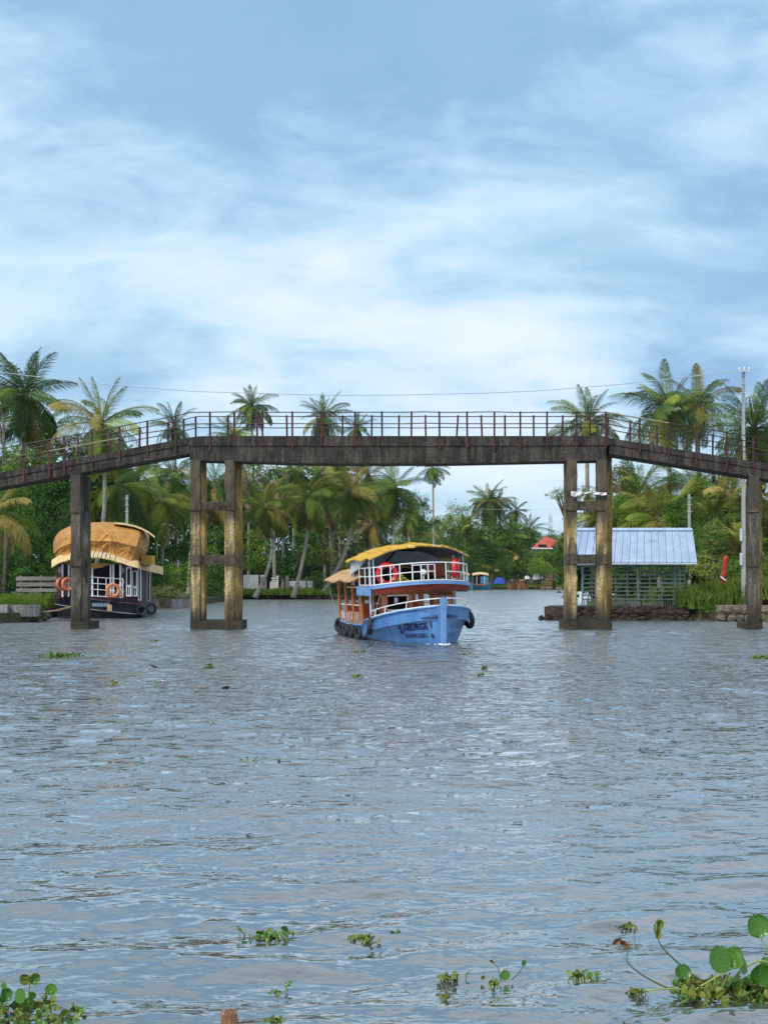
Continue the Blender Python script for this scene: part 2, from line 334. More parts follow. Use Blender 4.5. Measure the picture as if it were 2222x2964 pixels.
# girders
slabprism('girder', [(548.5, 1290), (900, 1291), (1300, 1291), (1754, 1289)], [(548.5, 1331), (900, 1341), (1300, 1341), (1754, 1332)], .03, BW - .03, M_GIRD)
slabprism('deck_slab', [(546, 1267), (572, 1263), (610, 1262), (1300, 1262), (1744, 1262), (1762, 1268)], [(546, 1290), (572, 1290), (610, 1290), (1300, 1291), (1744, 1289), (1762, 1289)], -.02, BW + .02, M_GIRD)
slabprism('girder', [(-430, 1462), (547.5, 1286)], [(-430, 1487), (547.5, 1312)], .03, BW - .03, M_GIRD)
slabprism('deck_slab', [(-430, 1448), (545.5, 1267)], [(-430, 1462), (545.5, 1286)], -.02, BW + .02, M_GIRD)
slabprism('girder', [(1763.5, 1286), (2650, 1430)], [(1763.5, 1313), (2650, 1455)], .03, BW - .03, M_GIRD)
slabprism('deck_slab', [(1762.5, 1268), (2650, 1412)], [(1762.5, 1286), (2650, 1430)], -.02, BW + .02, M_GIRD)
def pxbox(name, x0, x1, py0, py1, y0, y1, m, par, Yref=None, ch=.03):
    Yr = BY + (Yref if Yref is not None else y0)
    a = at(x0, py0, Yr); b = at(x1, py1, Yr)
    if name in ('column', 'collar', 'cross_beam', 'pier'):            # worn arrises: every ring of the shaft is a little uneven
        x0, x1, c = a.x, b.x, ch * 1.2; z0, z1 = b.z, a.z; nr = max(2, int((z1 - z0) / .35)); rg = random.Random(int(x0 * 100 + z0 * 10)); pl = []
        pts = [(x0 + c, y0), (x1 - c, y0), (x1, y0 + c), (x1, y1 - c), (x1 - c, y1), (x0 + c, y1), (x0, y1 - c), (x0, y0 + c)]; vs = []
        for i in range(nr + 1):
            for (x, y) in pts:
                k = .012 if 0 < i < nr else .006; chip = (.035 if rg.random() < .12 else 0)
                vs.append((x + rg.uniform(-k, k) + (chip if x < (x0 + x1) / 2 else -chip), y + rg.uniform(-k, k) * .6 + (chip if y < (y0 + y1) / 2 else -chip), z0 + (z1 - z0) * i / nr + (rg.uniform(-.02, .02) if 0 < i < nr else 0)))
        fs = [tuple(range(8))[::-1], tuple(nr * 8 + j for j in range(8))] + [(i * 8 + j, i * 8 + (j + 1) % 8, (i + 1) * 8 + (j + 1) % 8, (i + 1) * 8 + j) for i in range(nr) for j in range(8)]
        return MB().add(vs, fs).build(name, m, par)
    return MB().bbx(a.x, b.x, y0, y1, b.z, a.z, ch).build(name, m, par)
def pier(cols_f, cols_b, top, cap, beams, base, mf, mb):
    (bx0, bx1, b0) = base
    root = pxbox('pier', bx0, bx1, b0, 1850, -.10, 2.25, M_BASE, bridge)
    for (x0, x1) in cols_f: pxbox('column', x0, x1, top, b0 + 1, .0, .55, mf, root)
    for (x0, x1, tb) in cols_b: pxbox('column', x0, x1, tb, b0 + 1, 1.55, 2.10, mb, root, 1.55)
    for (p0, p1) in beams:
        bx = min(c[0] for c in cols_f) - 1.5; ex = max(c[1] for c in cols_f) + 2.5
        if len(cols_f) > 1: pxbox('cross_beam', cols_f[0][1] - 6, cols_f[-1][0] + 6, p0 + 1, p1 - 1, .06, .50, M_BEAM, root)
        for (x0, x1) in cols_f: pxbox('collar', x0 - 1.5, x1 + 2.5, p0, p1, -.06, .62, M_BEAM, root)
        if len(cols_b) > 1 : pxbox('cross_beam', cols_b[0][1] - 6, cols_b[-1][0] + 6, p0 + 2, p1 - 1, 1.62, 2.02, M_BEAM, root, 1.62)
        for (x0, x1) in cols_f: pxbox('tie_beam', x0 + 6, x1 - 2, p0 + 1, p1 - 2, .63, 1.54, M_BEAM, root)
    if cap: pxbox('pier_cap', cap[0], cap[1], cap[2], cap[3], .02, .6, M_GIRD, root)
    return root
pier([(551.5, 579), (650, 679)], [(566, 595, 1333), (668, 699, 1333)], 1331, None, [(1451, 1477), (1606, 1634)], (550, 701, 1797), M_COLF, M_COLB)
pier([(1640, 1670), (1727, 1756)], [(1634, 1662, 1333), (1741, 1771, 1322)], 1330, None, [(1450, 1477), (1604, 1633)], (1634, 1771, 1797), M_COLF, M_COLB)
pier([(205, 234)], [(231, 257, 1380)], 1374, (206, 236, 1352, 1380), [(1451, 1483), (1610, 1638)], (204, 259, 1800), M_COLG, M_COLG)
pier([(2167, 2198)], [(2176, 2205, 1372)], 1376, None, [(1452, 1482), (1607, 1640)], (2166, 2206, 1805), M_COLG, M_COLB)
# railings: posts and rails (front and rear)
def deckz(px):
    if px < 556: return bp(px, 1265 + (556 - px) * .1855).z
    if px > 1754: return bp(px, 1264 + (px - 1754) * .1635).z
    return bp(px, 1262).z
fp = [608, 678, 760, 846, 930, 1027, 1106, 1190, 1272, 1352, 1430, 1505, 1582, 1667, 1752, 508, 427, 346, 267, 187, 144, 69, -15, -95, -175, 1850, 1933, 2013, 2101, 2178, 2262, 2350]
bpx = [567, 660, 744, 831, 919, 991, 1075, 1154, 1232, 1320, 1395, 1461, 1544, 1627, 1706, 1758, 532, 487, 404, 319, 226, 120, 66, -30, -120, 1822, 1901, 1987, 2061, 2146, 2230, 2320]
def post(px, rear):
    Y = BY + (BW if rear else -.045); x = (px - CX) / F * Y; zd = deckz(x / BY * F + CX)
    h = 1.17 if not rear else 1.20
    lean = R.gauss(0, .012) + (.12 if px in (1320,) else -.06 if px == 1395 else 0)
    z0 = zd - (.55 + R.uniform(-.1, .2)) if not rear else zd - .1
    b = MB(); y = Y - BY; s = .045
    for k in range(3):                                    # angle-iron post
        pass
    b.prism([(x - s, y - .02, z0), (x + s, y - .02, z0), (x + s, y + .012, z0), (x - s, y + .012, z0)], [(x - s + lean, y - .02, zd + h), (x + s + lean, y - .02, zd + h), (x + s + lean, y + .012, zd + h), (x - s + lean, y + .012, zd + h)])
    b.prism([(x + s - .012, y + .012, z0), (x + s, y + .012, z0), (x + s, y + .08, z0), (x + s - .012, y + .08, z0)], [(x + s - .012 + lean, y + .012, zd + h), (x + s + lean, y + .012, zd + h), (x + s + lean, y + .08, zd + h), (x + s - .012 + lean, y + .08, zd + h)])
    b.build('railing_post', M_RAILP, bridge)
for px in fp: post(px, False)
for px in bpx: post(px, True)
for rear in (False, True):
    Y = BY + (BW - .03 if rear else -.085)
    for hh in (1.13, .58):
        knots = [-430, 144, 346, 556, 600, 846, 1106, 1352, 1582, 1752, 1933, 2178, 2650]
        for a, b_ in zip(knots[:-1], knots[1:]):
            n = max(2, int((b_ - a) / 60)); pts = []
            for i in range(n + 1):
                q = a + (b_ - a) * i / n; pts.append((bp(q, 0).x, Y - BY, deckz(q) + hh + (R.gauss(0, .012) if 0 < i < n else 0)))
            mm = M_RAILR if (not rear and ((hh > 1 and a == 1752) or (hh < 1 and a == 144 and 1))) else M_RAIL
            MB().tube(pts, .026 if mm is M_RAIL else .034, 6).build('rail', mm, bridge)
M_CLOTHW = mat('white_cloth', (.62, .60, .56), (.75, .74, .72), 5, .9, .3)
def cloth():
    root = thing('bamboo_pole', 'thin pole tied across the right pier above its upper cross beam', 'pole', tuple(at(1700, 1428, BY - .15)))
    o = root.location
    MB().tube([at(1628, 1422, BY - .12) - o, at(1700, 1426, BY - .12) - o, at(1774, 1429, BY - .12) - o], .035, 6).build('pole_shaft', M_COLG, root)
    P = []
    for i in range(25):
        t = i / 24; x = 1652 + 102 * t; yy = 1424 + 4 * t; r = []
        for j in range(4):
            s = j / 3; drop = (8 + 4 * math.sin(t * 9) + (5 if t < .15 else 0)) * s * (1 - .35 * t)
            q = at(x, yy - 2 + drop + R.uniform(-.5, .5), BY - .19 - .05 * math.sin(t * 25 + s * 2)); r.append(q)
        P.append(r)
    MB().grid(P, (0, .01, 0)).build('cloth', M_CLOTHW, None, label='dirty white cloth draped over the pole on the right pier', cat='cloth')
cloth()

# ------------------------------------------------------------------ vegetation
def leafmat(name, c1, c2, **k): return mat(name, c1, c2, k.pop('scale', .9), k.pop('rough', .55), trans=k.pop('trans', .25), spec=k.pop('spec', .12), lo=.3, hi=.7, **k)
FM = {'green': leafmat('palm_frond_green', (.060, .105, .016), (.14, .205, .030), rnd=.35),
      'blue': leafmat('palm_frond_dark', (.034, .070, .020), (.080, .135, .032), rnd=.3),
      'lime': leafmat('palm_frond_yellow_green', (.13, .19, .022), (.24, .29, .04), rnd=.25),
      'gold': leafmat('palm_frond_golden', (.20, .18, .04), (.34, .27, .07), rnd=.3),
      'dry': leafmat('palm_frond_dry', (.13, .085, .05), (.27, .19, .12), rnd=.3)}
M_TRUNK = mat('palm_bark', (.20, .18, .15), (.36, .33, .28), 1.2, .95, .8, stretch=(1, 1, 5), c3=(.09, .08, .07), s3=2.5, rnd=.2)
M_TRUNKD = mat('tree_bark', (.06, .05, .04), (.15, .12, .09), 2, .95, .6)
M_COCO = mat('coconut_husk', (.16, .12, .03), (.22, .18, .05), 4, .6)
def frond_mesh(name, m, L, droop, seed, pairs=46, hang=.5, wid=.055, curl=0.0, lw=1.0):
    r = random.Random(seed); b = MB(); n = 14; pts = []; dirs = []
    p = Vector((0, 0, 0)); 
    for i in range(n + 1):
        t = i / n; a = -droop * t ** 1.6; yaw = curl * t * t
        d = Vector((math.cos(a) * math.cos(yaw), math.cos(a) * math.sin(yaw), math.sin(a)))
        pts.append(p.copy()); dirs.append(d); p = p + d * (L / n)
    b.tube(pts, [.045 * (1 - .85 * i / n) + .006 for i in range(n + 1)], 4)
    for i in range(pairs):
        t = .10 + .89 * (i + r.uniform(-.3, .3)) / pairs; k = min(n - 1, int(t * n)); f = t * n - k
        q = pts[k].lerp(pts[k + 1], f); d = dirs[k].lerp(dirs[k + 1], f).normalized()
        side = Vector((0, 0, 1)).cross(d)
        if side.length < .1: side = Vector((0, 1, 0))
        side.normalize(); up = d.cross(side)
        ll = L * .27 * lw * (math.sin(PI * min(1, t * .82 + .16)) ** .7) * r.uniform(.82, 1.1)
        for s in (-1, 1):
            if r.random() < .05: continue
            fw = .35 + .9 * t
            o1 = (side * s * 1.0 + d * fw + up * r.uniform(.05, .25)).normalized()
            hg = hang * r.uniform(.6, 1.3)
            e1 = q + o1 * ll * .5 + Vector((0, 0, -hg * ll * .18))
            o2 = (o1 * (1 - .55 * hg) + Vector((0, 0, -1.25 * hg))).normalized()
            e2 = e1 + o2 * ll * .5
            wv = d.cross(o1).cross(o1).normalized() * wid * .5
            wv = (d - o1 * d.dot(o1)).normalized() * wid * .5
            b.add([q - wv * .6, q + wv * .6, e1 + wv, e1 - wv, e2], [(0, 1, 2, 3), (3, 2, 4)])
    return b.mesh(name, m, False)
FR = {}
def frond(mk, shape, far=False):
    key = (mk, shape, far)
    if key not in FR:
        dr, hg, cu, lw = [(.5, .2, .15, .9), (1.05, .4, -.25, 1), (1.4, .65, .3, 1), (1.8, .85, -.3, 1.05), (1.15, .75, .5, 1.1), (2.1, 1.0, .15, .95), (.6, 1.1, .1, .9)][shape]
        FR[key] = frond_mesh('frond', FM[mk], 4.5, dr, 31 * shape + 7, 36 if far else 54, hg * 1.25 + .25, .08 if far else .052, cu, lw)
    return FR[key]
def trunk_mesh(p0, p1, bend, r0, r1, rings=26):
    b = MB(); pts = []; rr = []
    d = p1 - p0; sdir = Vector((d.x, d.y, 0)); 
    for i in range(rings + 1):
        t = i / rings; q = p0.lerp(p1, t); q = q + bend * math.sin(PI * t)
        pts.append(q); fl = max(0, 1 - t * 9); rr.append((r0 + (r1 - r0) * t) * (1.0 + .6 * fl) * (1 + (.05 if i % 2 else -.02)))
    return b.tube(pts, rr, 8)
PG = 'coconut palms along the river banks'
def palm(px, py, Y, base, label, size=1.0, n=24, mix=('green',) * 4 + ('lime',), droopy=0.0, bend=0.0, young=False, seed=None, wind=0.25, tr=.17, bare_top=False, name='coconut_palm'):
    r = random.Random(seed if seed is not None else int(px * 7 + py))
    top = at(px, py, Y); bs = at(base[0], base[1], Y); bs.z = max(bs.z if base[1] > 0 else .4, .3)
    if base[1] == 0 or bs.z > 3 and not young: bs.z = .4
    o = Vector((bs.x, Y, bs.z)); t = thing(name, label, 'palm tree', o, group=PG)
    c = top - o; bv = Vector((bend, 0, 0))
    if c.length > .8: trunk_mesh(Vector((0, 0, -.3)), c + Vector((0, 0, -.05)), bv, tr * 1.25, tr * .8).build('trunk', M_TRUNK, t, True)
    far = Y > 180
    az = r.uniform(0, 6.28)
    n = int(n * 1.4)
    for i in range(n):
        f = (i + .5) / n; az += 2.39996 + r.uniform(-.5, .5)
        el = math.radians(82 - (156 + droopy * 18) * f ** (.92 - .25 * droopy) + r.uniform(-14, 14))
        if young: el = math.radians(86 - 62 * f + r.uniform(-7, 7))
        if f < .12: sh = 0
        elif f < .4: sh = r.choice((1, 4, 1))
        elif f < .72: sh = r.choice((2, 4, 3))
        else: sh = r.choice((3, 5, 2))
        mk = r.choice(mix)
        if f > .80 and r.random() < .35 + .3 * droopy: mk = r.choice(('gold', 'dry', 'gold'))
        if f > .93 and r.random() < .5: mk = 'dry'; sh = 6
        a2 = az
        # wind leans the crown towards +X
        s = size * 1.13 * r.uniform(.8, 1.12) * (.8 if f < .1 else 1) * (.85 if f > .85 else 1)
        me = frond(mk, sh, far)
        base_dir = Euler((r.uniform(-.8, .8), -el, a2)).to_matrix()
        ob('frond', me, t, loc=c + Vector((math.cos(a2) * .12, math.sin(a2) * .12, -f * .35 * size)), rot=base_dir.to_euler(), scale=s)
    b = MB()
    b.lathe([(.10, -.9), (.20, -.5), (.30, -.15), (.26, .15), (.08, .5)], c, 8); b.build('crown_shaft', M_TRUNKD, t, True)
    if not young and Y < 200 and r.random() < .7:
        b = MB()
        for k in range(9):
            a = r.uniform(0, 6.28); q = c + Vector((math.cos(a) * .42, math.sin(a) * .42, -.55 - r.uniform(0, .45)))
            b.lathe([(.02, -.14), (.11, -.06), (.13, .02), (.09, .11), (.02, .15)], q, 7)
        b.build('coconut_bunch', M_COCO, t, True, kind='stuff')
    return t

LM = {'deep': leafmat('leaf_deep_green', (.030, .082, .013), (.090, .19, .026), rnd=.3),
      'mid': leafmat('leaf_mid_green', (.062, .135, .014), (.15, .25, .030), rnd=.35),
      'fresh': leafmat('leaf_fresh_green', (.065, .13, .02), (.15, .23, .045), rnd=.25),
      'olive': leafmat('leaf_olive', (.075, .095, .026), (.15, .17, .05), rnd=.3),
      'yellow': leafmat('leaf_yellow_green', (.16, .20, .03), (.28, .30, .06), rnd=.2),
      'dark': leafmat('leaf_dark_green', (.020, .050, .011), (.055, .11, .020), rnd=.2)}  # darkest of the leaf greens
def leaf_cloud(name, m, rad, ncl, nlf, leaf, seed, flat=.0, shell=.55):
    rs = np.random.RandomState(seed); rx, ry, rz = rad
    cl = rs.normal(size=(ncl, 3)); cl /= np.linalg.norm(cl, axis=1)[:, None]; cl *= (shell + (1 - shell) * rs.rand(ncl, 1) ** .6)
    # irregular lobes
    lob = rs.normal(size=(7, 3)); lob /= np.linalg.norm(lob, axis=1)[:, None]
    cl *= (.78 + .30 * np.clip((cl @ lob.T).max(1), 0, 1))[:, None]
    cl[:, 2] = np.where(cl[:, 2] < -.5, -.5 + (cl[:, 2] + .5) * .3, cl[:, 2])
    cc = cl * np.array([rx, ry, rz])
    sz = rs.uniform(.10, .22, size=(ncl, 1)) * (rx + rz) / 2
    P = np.repeat(cc, nlf, 0) + rs.normal(size=(ncl * nlf, 3)) * np.repeat(sz, nlf, 0) * np.array([1, 1, .62])
    N = P.shape[0]
    out = P / np.array([rx, ry, rz]); out /= np.linalg.norm(out, axis=1)[:, None] + 1e-6
    nrm = out * .7 + rs.normal(size=(N, 3)) * .55 + np.array([0, 0, .55]); nrm /= np.linalg.norm(nrm, axis=1)[:, None]
    a = np.cross(nrm, rs.normal(size=(N, 3))); a /= np.linalg.norm(a, axis=1)[:, None]; b = np.cross(nrm, a)
    s = leaf * rs.uniform(.6, 1.3, size=(N, 1))
    V = np.stack([P - a * s, P - b * s * .42, P + a * s - nrm * s * .25, P + b * s * .42], 1).reshape(-1, 3)
    me = bpy.data.meshes.new(name); me.vertices.add(N * 4); me.vertices.foreach_set('co', V.astype(np.float32).ravel())
    me.loops.add(N * 4); me.loops.foreach_set('vertex_index', np.arange(N * 4, dtype=np.int32)); me.polygons.add(N)
    me.polygons.foreach_set('loop_start', np.arange(N, dtype=np.int32) * 4); me.polygons.foreach_set('loop_total', np.full(N, 4, dtype=np.int32))
    me.materials.append(m); me.update(calc_edges=True); return me
LC = {}
def cloudmesh(kind, mk, v):
    key = (kind, mk, v)
    if key not in LC:
        if kind == 'tree': LC[key] = leaf_cloud('foliage', LM[mk], (1, 1, 1), 70, 60, .052, 100 + v)
        elif kind == 'fine': LC[key] = leaf_cloud('foliage', LM[mk], (1, 1, .8), 46, 34, .058, 200 + v, shell=.35)
        else: LC[key] = leaf_cloud('foliage', LM[mk], (1, 1, .85), 40, 70, .062, 300 + v, shell=.45)
    return LC[key]
def tree(px, py, Y, rx, rz, mk, label, kind='tree', base=None, cat='tree', name='broadleaf_tree', group=None, trunk=True, leafy=1):
    # centre of the crown at (px, py), half sizes in photo pixels
    r = random.Random(int(px * 3 + py * 5 + Y)); c = at(px, py, Y); k = Y / F
    o = Vector((c.x, Y, .45)); t = thing(name, label, cat, o, group=group)
    c = c - o; 
    ry = min(rx * k, 3.5 + rx * k * .3)
    ob('crown', cloudmesh(kind, mk, r.randint(0, 3)), t, loc=c, rot=(0, 0, r.uniform(0, 6.28)), scale=(rx * k, rx * k, rz * k))
    if trunk:
        b = MB(); q0 = Vector(((base - px) * k, 0, -.5)) if base else Vector((0, 0, -.5)); b.tube([q0, q0.lerp(c, .5) + Vector((.1, 0, .3)), Vector((0, 0, c.z))], [.22, .17, .1], 6)
        for i in range(4):
            a = r.uniform(0, 6.28); e = c + Vector((math.cos(a) * rx * k * .7, math.sin(a) * rx * k * .7, rz * k * r.uniform(-.1, .5)))
            j0 = q0.lerp(c, r.uniform(.72, .95)); b.tube([j0, j0.lerp(e, .5) + Vector((0, 0, .2)), e], [.08, .05, .02], 5)
        b.build('trunk', M_TRUNKD, t, True)
    return t
def wood(name, pts, mk, leaf, n, seed, label):
    # dense undergrowth that reads as one mass: leaf-sized faces through boxes (px0, px1, top, bottom, Y, depth)
    rs = np.random.RandomState(seed); Ps = []
    for (x0, x1, t0, b0, Y, dep, cnt) in pts:
        cnt = int(cnt * n); u = rs.rand(cnt); vv = rs.rand(cnt); YY = Y + rs.rand(cnt) * dep
        topn = t0 + 22 * np.sin(u * 23 + seed) + 14 * np.sin(u * 57 + 2 * seed)
        # clumps
        px = x0 + (x1 - x0) * u; py = topn + (b0 - topn) * vv
        k = 6; cxs = rs.rand(60) * (x1 - x0) + x0; cys = rs.rand(60) * (b0 - t0) + t0; cid = rs.randint(0, 60, cnt)
        w_ = rs.rand(cnt) < .6
        px = np.where(w_, cxs[cid] + rs.normal(size=cnt) * 13, px); py = np.where(w_, np.maximum(cys[cid] + rs.normal(size=cnt) * 10, topn), py)
        YY = np.where(w_, Y + (cid % 7) / 7.0 * dep * .5, YY)
        X = (px - CX) / F * Y + rs.normal(size=cnt) * .1; Zz = CH + (HY - py) / F * Y
        Ps.append(np.stack([X, YY, np.maximum(Zz, .3)], 1))
    P = np.concatenate(Ps); N = len(P)
    nrm = rs.normal(size=(N, 3)) * .7 + np.array([0, -.5, .6]); nrm /= np.linalg.norm(nrm, axis=1)[:, None]
    a = np.cross(nrm, rs.normal(size=(N, 3))); a /= np.linalg.norm(a, axis=1)[:, None]; b = np.cross(nrm, a); s = leaf * rs.uniform(.6, 1.4, size=(N, 1))
    V = np.stack([P - a * s, P - b * s * .45, P + a * s, P + b * s * .45], 1).reshape(-1, 3)
    me = bpy.data.meshes.new(name); me.vertices.add(N * 4); me.vertices.foreach_set('co', V.astype(np.float32).ravel())
    me.loops.add(N * 4); me.loops.foreach_set('vertex_index', np.arange(N * 4, dtype=np.int32)); me.polygons.add(N)
    me.polygons.foreach_set('loop_start', np.arange(N, dtype=np.int32) * 4); me.polygons.foreach_set('loop_total', np.full(N, 4, dtype=np.int32))
    me.materials.append(LM[mk]); me.update(calc_edges=True)
    return ob(name, me, kind='stuff', label=label, cat='vegetation')
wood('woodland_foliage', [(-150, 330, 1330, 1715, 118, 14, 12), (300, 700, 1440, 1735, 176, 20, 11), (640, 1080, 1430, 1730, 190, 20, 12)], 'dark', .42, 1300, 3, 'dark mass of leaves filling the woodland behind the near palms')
wood('distant_woodland', [(1030, 1660, 1560, 1704, 296, 30, 14), (1180, 1500, 1520, 1704, 300, 20, 5)], 'mid', .5, 1100, 5, 'hazy mass of woodland filling the far bank')
wood('right_woodland', [(1770, 2420, 1440, 1720, 116, 14, 13), (1640, 1790, 1560, 1700, 120, 10, 2)], 'dark', .40, 1200, 8, 'dark mass of leaves filling the woodland behind the shed')

# left bank: dense broadleaf wall
T = tree
T(20, 1560, 100, 95, 130, 'deep', 'dense dark green tree at the left edge behind the grassy bank')
T(150, 1500, 104, 90, 120, 'deep', 'dense dark green tree rising behind the leftmost bridge pier')
T(75, 1370, 108, 95, 95, 'mid', 'leafy green tree reaching above the sloping left deck')
T(60, 1660, 97, 70, 62, 'deep', 'low dark shrub above the plank fence on the left bank', 'bush', cat='shrub', name='leafy_shrub', trunk=False)
T(160, 1640, 101, 75, 75, 'mid', 'mid green shrub between plank fence and houseboat', 'bush', cat='shrub', name='leafy_shrub', trunk=False)
T(10, 1165, 112, 38, 42, 'fresh', 'bright green branch top at the left edge in front of tall palm', 'fine')
T(15, 1430, 96, 60, 70, 'deep', 'dark green crown just under the left deck at picture edge')
T(215, 1290, 128, 60, 45, 'olive', 'olive treetop between the two leftmost palms')
T(355, 1580, 112, 75, 90, 'deep', 'dark tree behind the tarpaulin roof of the houseboat')
T(500, 1560, 125, 70, 80, 'mid', 'leafy tree just left of the left main pier')
T(445, 1660, 110, 55, 62, 'deep', 'dark shrub beside the right end of the houseboat', 'bush', cat='shrub', name='leafy_shrub', trunk=False)
T(520, 1670, 113, 60, 58, 'mid', 'rounded green shrub on the bank left of the main pier', 'bush', cat='shrub', name='leafy_shrub', trunk=False)
T(480, 1715, 108, 50, 28, 'olive', 'low olive creeper over the bank wall beside the houseboat', 'bush', cat='shrub', name='leafy_shrub', trunk=False)
T(620, 1620, 150, 70, 90, 'deep', 'dark tree seen between the legs of the left main pier')
T(620, 1710, 140, 60, 32, 'mid', 'low bush at the water between the legs of the left main pier', 'bush', cat='shrub', name='leafy_shrub', trunk=False)
T(740, 1600, 166, 62, 70, 'mid', 'green tree behind the white wall just right of the pier')
T(830, 1640, 163, 55, 62, 'deep', 'dark leafy shrub above the gap in the white wall', 'bush', cat='shrub', name='leafy_shrub', trunk=False)
T(700, 1420, 190, 80, 95, 'deep', 'tall dark tree behind the first palms right of the pier')
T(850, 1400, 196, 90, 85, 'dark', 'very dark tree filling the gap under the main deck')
T(960, 1420, 196, 80, 85, 'deep', 'dark tree behind the leaning palms near mid span')
T(900, 1590, 170, 60, 62, 'mid', 'green tree behind the strongly leaning palm trunk')
T(990, 1600, 165, 65, 75, 'olive', 'olive green tree behind the awning of the blue boat')
T(925, 1690, 161, 48, 42, 'mid', 'bush against the right end of the white wall', 'bush', cat='shrub', name='leafy_shrub', trunk=False)
T(1075, 1600, 185, 60, 85, 'deep', 'dark tree just above the thatched rear roof of the blue boat')
T(1090, 1500, 215, 60, 60, 'mid', 'green tree beneath the wind blown palm near mid span')
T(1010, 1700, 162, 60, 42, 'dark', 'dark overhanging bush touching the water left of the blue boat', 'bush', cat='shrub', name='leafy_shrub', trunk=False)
T(850, 1712, 157, 42, 24, 'olive', 'low weedy bush on the bank in front of the white wall', 'bush', cat='shrub', name='leafy_shrub', trunk=False)
T(745, 1722, 155, 40, 14, 'fresh', 'flat green weeds at the foot of the white wall', 'bush', cat='shrub', name='leafy_shrub', trunk=False)
T(1205, 1480, 250, 40, 55, 'deep', 'pointed dark tree right of the wind blown palm')
# far bank
T(1180, 1600, 250, 60, 80, 'mid', 'mid green tree above the yellow awning of the blue boat')
T(1265, 1545, 275, 52, 62, 'fresh', 'rounded light green tree at the middle of the far bank')
T(1325, 1530, 280, 48, 70, 'mid', 'broad green tree left of the far cluster of palms')
T(1270, 1610, 265, 60, 62, 'fresh', 'bright leafy tree just above the peak of the boat awning')
T(1360, 1620, 274, 52, 66, 'deep', 'dark tree above the far blue boat')
T(1440, 1580, 280, 55, 75, 'mid', 'tree wrapped round the far palm trunks')
T(1430, 1520, 286, 55, 50, 'olive', 'olive tree below the far palm cluster')
T(1500, 1560, 284, 40, 62, 'mid', 'tree with pointed top left of the red roof')
T(1520, 1640, 276, 45, 45, 'deep', 'dark tree behind the moored wooden boats')
T(1460, 1650, 274, 38, 42, 'mid', 'bushy tree behind the blue tarpaulin')
T(1560, 1620, 272, 45, 40, 'mid', 'leafy tree directly beneath the red roof')
T(1615, 1610, 270, 36, 42, 'olive', 'olive tree right of the red roofed pavilion')
T(1600, 1555, 310, 36, 30, 'mid', 'pale treetop behind the red roof below the tower', 'fine')
T(1545, 1545, 320, 26, 26, 'mid', 'small treetop left of the distant tower', 'fine')
T(1630, 1575, 300, 30, 40, 'mid', 'far treetop touching the right main pier', 'fine')
# right bank
T(1610, 1432, 122, 34, 26, 'mid', 'loose leafy branch reaching out left of the right main pier', 'fine', base=1722)
T(1690, 1440, 124, 36, 44, 'mid', 'loose crown seen between the legs of the right main pier', 'fine', base=1735)
T(1668, 1560, 124, 34, 40, 'olive', 'thin tree behind the left end of the shed roof', 'fine', base=1725)
T(1800, 1390, 128, 60, 55, 'olive', 'olive crown just right of the right main pier')
T(1850, 1470, 112, 75, 62, 'mid', 'green tree directly behind the shed ridge')
T(1980, 1490, 106, 65, 60, 'deep', 'dark green tree behind the right end of the shed roof')
T(2050, 1430, 118, 70, 70, 'mid', 'leafy tree beneath the sloping right deck')
T(2060, 1560, 100, 62, 62, 'fresh', 'creeper covered tree right of the shed')
T(2165, 1540, 106, 75, 70, 'olive', 'olive tree behind the tall utility pole')
T(2040, 1640, 92, 58, 52, 'yellow', 'bright yellow green shrub between shed and red post', 'bush', cat='shrub', name='leafy_shrub', trunk=False)
T(2015, 1610, 96, 50, 50, 'fresh', 'light green shrub touching the end of the shed roof', 'bush', cat='shrub', name='leafy_shrub', trunk=False)
T(2130, 1650, 94, 50, 45, 'mid', 'green shrub behind the red post', 'bush', cat='shrub', name='leafy_shrub', trunk=False)
T(2215, 1640, 92, 50, 55, 'mid', 'green shrub at the right edge behind the last pier', 'bush', cat='shrub', name='leafy_shrub', trunk=False)
T(1760, 1640, 104, 55, 48, 'mid', 'shrub seen through the left half of the lattice shed', 'bush', cat='shrub', name='leafy_shrub', trunk=False)
T(1880, 1640, 100, 60, 48, 'fresh', 'shrub seen through the middle of the lattice shed', 'bush', cat='shrub', name='leafy_shrub', trunk=False)
T(1955, 1655, 97, 45, 45, 'deep', 'dark shrub seen through the right end of the lattice shed', 'bush', cat='shrub', name='leafy_shrub', trunk=False)
T(2010, 1745, 80.6, 45, 26, 'fresh', 'leafy creeper spilling over the wall right of the shed', 'bush', cat='shrub', name='leafy_shrub', trunk=False)
T(2055, 1762, 79.6, 36, 20, 'mid', 'dark green creeper hanging to the water on the right bank', 'bush', cat='shrub', name='leafy_shrub', trunk=False)
T(2205, 1745, 81.0, 28, 30, 'deep', 'dark bush right of the last pier on the bank', 'bush', cat='shrub', name='leafy_shrub', trunk=False)

# palms
G, B_, LI = ('green', 'green', 'green', 'blue', 'lime'), ('blue', 'blue', 'green'), ('green', 'lime', 'lime', 'gold')
GO = ('green', 'gold', 'lime', 'green', 'green')
palm(75, 1135, 122, (66, 0), 'tallest palm on the left with a big dark crown', 1.10, 28, ('green', 'blue', 'green', 'green'), .25)
palm(292, 1222, 110, (252, 1480), 'palm with bent trunk and one upright frond left of the main pier', .92, 24, LI, .35, bend=.8)
palm(505, 1232, 175, (520, 0), 'small dark palm top seen behind the left ramp railing', .72, 20, B_, .2)
palm(728, 1172, 196, (742, 0), 'full dark palm standing above the deck near the left pier', .82, 26, B_ + ('green',), .3)
palm(935, 1205, 190, (958, 0), 'palm above the deck with yellow green heart left of mid span', .82, 25, ('green', 'blue', 'lime', 'green'), .3, bend=.8)
palm(1032, 1238, 210, (1040, 0), 'small dark palm top just left of mid span', .62, 20, B_, .2)
